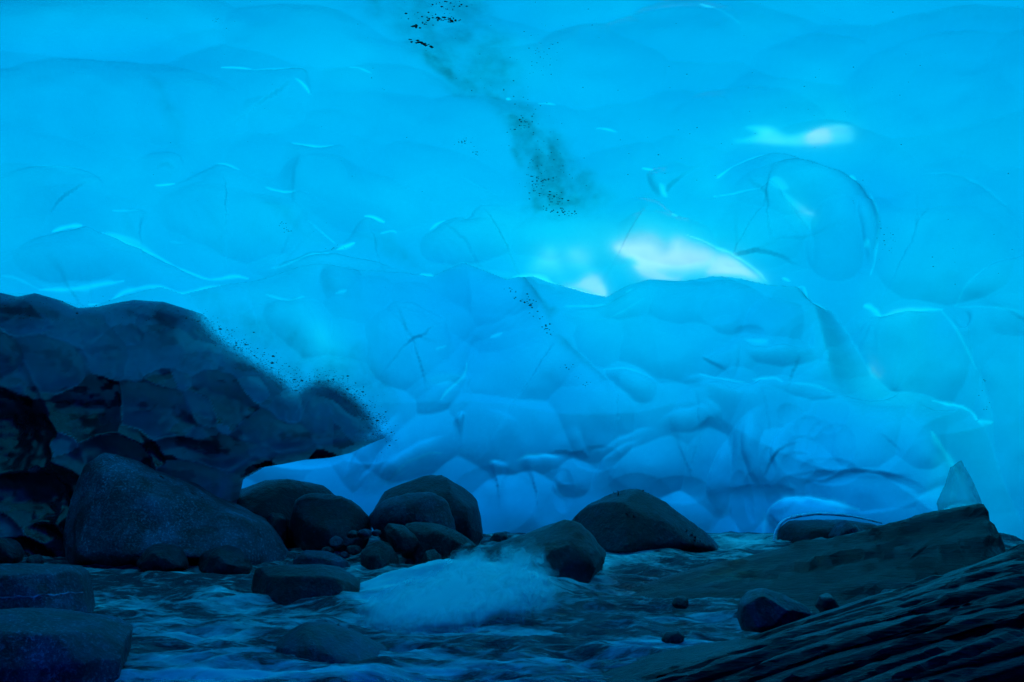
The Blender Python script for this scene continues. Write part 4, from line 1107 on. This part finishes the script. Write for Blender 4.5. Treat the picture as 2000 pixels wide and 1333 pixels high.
# white water thrown over the mid-stream boulder: a soft heap of foam
def heap(off=0., grow=0., seed=7):
    y0 = 8.0
    OUT = [(700, 1205), (722, 1170), (760, 1140), (800, 1122), (850, 1110), (885, 1095), (905, 1078), (935, 1072), (960, 1080), (1000, 1062), (1050, 1050), (1080, 1075), (1110, 1110), (1160, 1140), (1165, 1165), (1100, 1180), (980, 1190), (860, 1205)]
    P = catmull([[at(px, py, y0)[0], at(px, py, y0)[2]] for px, py in OUT], 4, closed=True)
    st = .016
    x0, z0 = P.min(0) - 3 * st; x1, z1 = P.max(0) + 3 * st
    X, Z = np.meshgrid(np.arange(x0, x1, st), np.arange(z0, z1, st))
    d, _, _ = polydist(X, Z, np.vstack([P, P[:1]]))
    sd = np.where(inside(X, Z, P), d, -d) + grow
    px = X * F / y0 + 1000
    dep = .45 * (1 - np.exp(-np.maximum(sd + .03, 0) / .12)) + .07 * fbm(X * 2.2 + Z * 2.5, Z * 6 - X * 2.5, seed=seed, oct=5)
    Y = 8.2 - off - dep - .9 * smooth(.45, 0, Z)
    core = smooth(1130, 860, px)
    fm_ = smooth(-.02, .17, sd) * (.3 + .7 * smooth(-.02, .16, Z)) * (.10 + 1.1 * core)
    a = np.stack([X, Y, Z], -1)
    return mesh_np('white_water', a.reshape(-1, 3), quads(np.arange(X.size).reshape(X.shape)), attrs={'foam': fm_.ravel()})
M_HEAP = veil_mat('heap_foam', det=4.0, scale=(3.2, 1.2, .45), thresh=(.44, 1.0), rot=(0, R(-52), 0))
hp = link('white_water', heap(), M_HEAP)
tag(hp, kind='stuff')
M_SPRAY = veil_mat('spray_foam', det=3.0, scale=(4.5, 2, .5), thresh=(.68, 1.5), rot=(0, R(-52), 0))
link('spray', heap(.07, .05, 19), M_SPRAY, hp)
link('spray', heap(.13, .09, 31), M_SPRAY, hp)

# ------------------------------------------------------------------ grit frozen in the ice
def grit():
    V, Fc = [], []
    def chip(p, r):
        b = len(V)
        q = np.random.RandomState(b + 1)
        for dx, dy, dz in ((1, 0, 0), (-1, 0, 0), (0, 1, 0), (0, -1, 0), (0, 0, 1), (0, 0, -1)):
            V.append(p + r * np.array([dx * 1.5, dy * .6, dz * .8]) * q.uniform(.6, 1.3))
        for f in ((0, 2, 4), (2, 1, 4), (1, 3, 4), (3, 0, 4), (2, 0, 5), (1, 2, 5), (3, 1, 5), (0, 3, 5)):
            Fc.append([b + i for i in f])
    def cloud(px, py, sx, sy, n, r, rot=0):
        for _ in range(n):
            a, b = RS.normal(0, 1), RS.normal(0, 1)
            c, s = math.cos(R(rot)), math.sin(R(rot))
            u, v = a * sx, b * sy
            chip(ice_point(px + u * c - v * s, py + u * s + v * c, .004), r * RS.uniform(.35, 1.2))
    for c in [(875, 38, 12, 2.5, 46, .008, 5), (830, 35, 14, 6, 26, .007, 0), (880, 10, 20, 10, 30, .006, 0), (812, 52, 7, 2, 10, .009, 0), (826, 86, 10, 1.5, 26, .010, 18), (428, 46, 12, 3, 10, .003, 40), (905, 275, 8, 5, 20, .004, 0), (930, 298, 9, 3, 8, .004, 0),
              (1015, 250, 14, 2, 14, .006, -12), (1025, 235, 8, 6, 12, .005, 0), (1052, 360, 13, 12, 52, .006, 0), (1090, 390, 10, 8, 26, .006, 0), (1095, 413, 24, 3, 26, .006, 8), (1040, 290, 16, 40, 40, .004, 0), (1080, 320, 24, 30, 34, .004, 0),
              (1050, 110, 24, 30, 40, .0035, 0), (558, 445, 7, 4, 16, .004, 35), (1030, 590, 16, 7, 22, .008, 45), (1065, 635, 14, 5, 16, .007, 50), (1000, 570, 12, 5, 10, .006, 50), (1125, 730, 26, 7, 18, .006, 42), (1000, 60, 300, 60, 30, .003, 0),
              (1730, 470, 14, 20, 20, .004, 0), (1900, 500, 60, 60, 12, .004, 0), (1600, 180, 180, 120, 40, .0035, 0), (500, 250, 240, 120, 30, .0035, 0), (1300, 260, 100, 80, 20, .004, 0), (1925, 780, 6, 24, 12, .004, 0), (656, 487, 10, 3, 12, .0035, 0), (990, 190, 60, 14, 24, .004, 25)]:
        cloud(*c)
    return V, Fc
gv, gf = grit()
me = mesh_np('grit', gv, gf, smooth=False)
tag(link('grit', me, M_GRIT), kind='stuff')
def crest_grit():
    V, Fc = [], []
    line = catmull([(0, 590), (90, 605), (250, 605), (390, 625), (450, 662), (520, 705), (575, 742), (640, 735), (690, 765), (735, 810), (750, 845)], 20)
    for k in range(1500):
        i = RS.randint(60, len(line)) if k < 800 else RS.randint(0, len(line))
        p = line[i] + RS.normal(0, 1, 2) * [15, 12] + [-4, 6]
        c = at(p[0], p[1], 10.15 - RS.uniform(.02, .32))
        r = RS.uniform(.0012, .0042) * (2.4 if RS.rand() < .07 else 1)
        b = len(V)
        for dx, dy, dz in ((1, 0, 0), (-1, 0, 0), (0, 1, 0), (0, -1, 0), (0, 0, 1), (0, 0, -1)):
            V.append(c + r * np.array([dx * 1.6, dy, dz * .8]) * RS.uniform(.6, 1.3))
        for f in ((0, 2, 4), (2, 1, 4), (1, 3, 4), (3, 0, 4), (2, 0, 5), (1, 2, 5), (3, 1, 5), (0, 3, 5)):
            Fc.append([b + i for i in f])
    return V, Fc
gv, gf = crest_grit()
me = mesh_np('grit', gv, gf, smooth=False)
tag(link('grit', me, M_GRIT), kind='stuff')
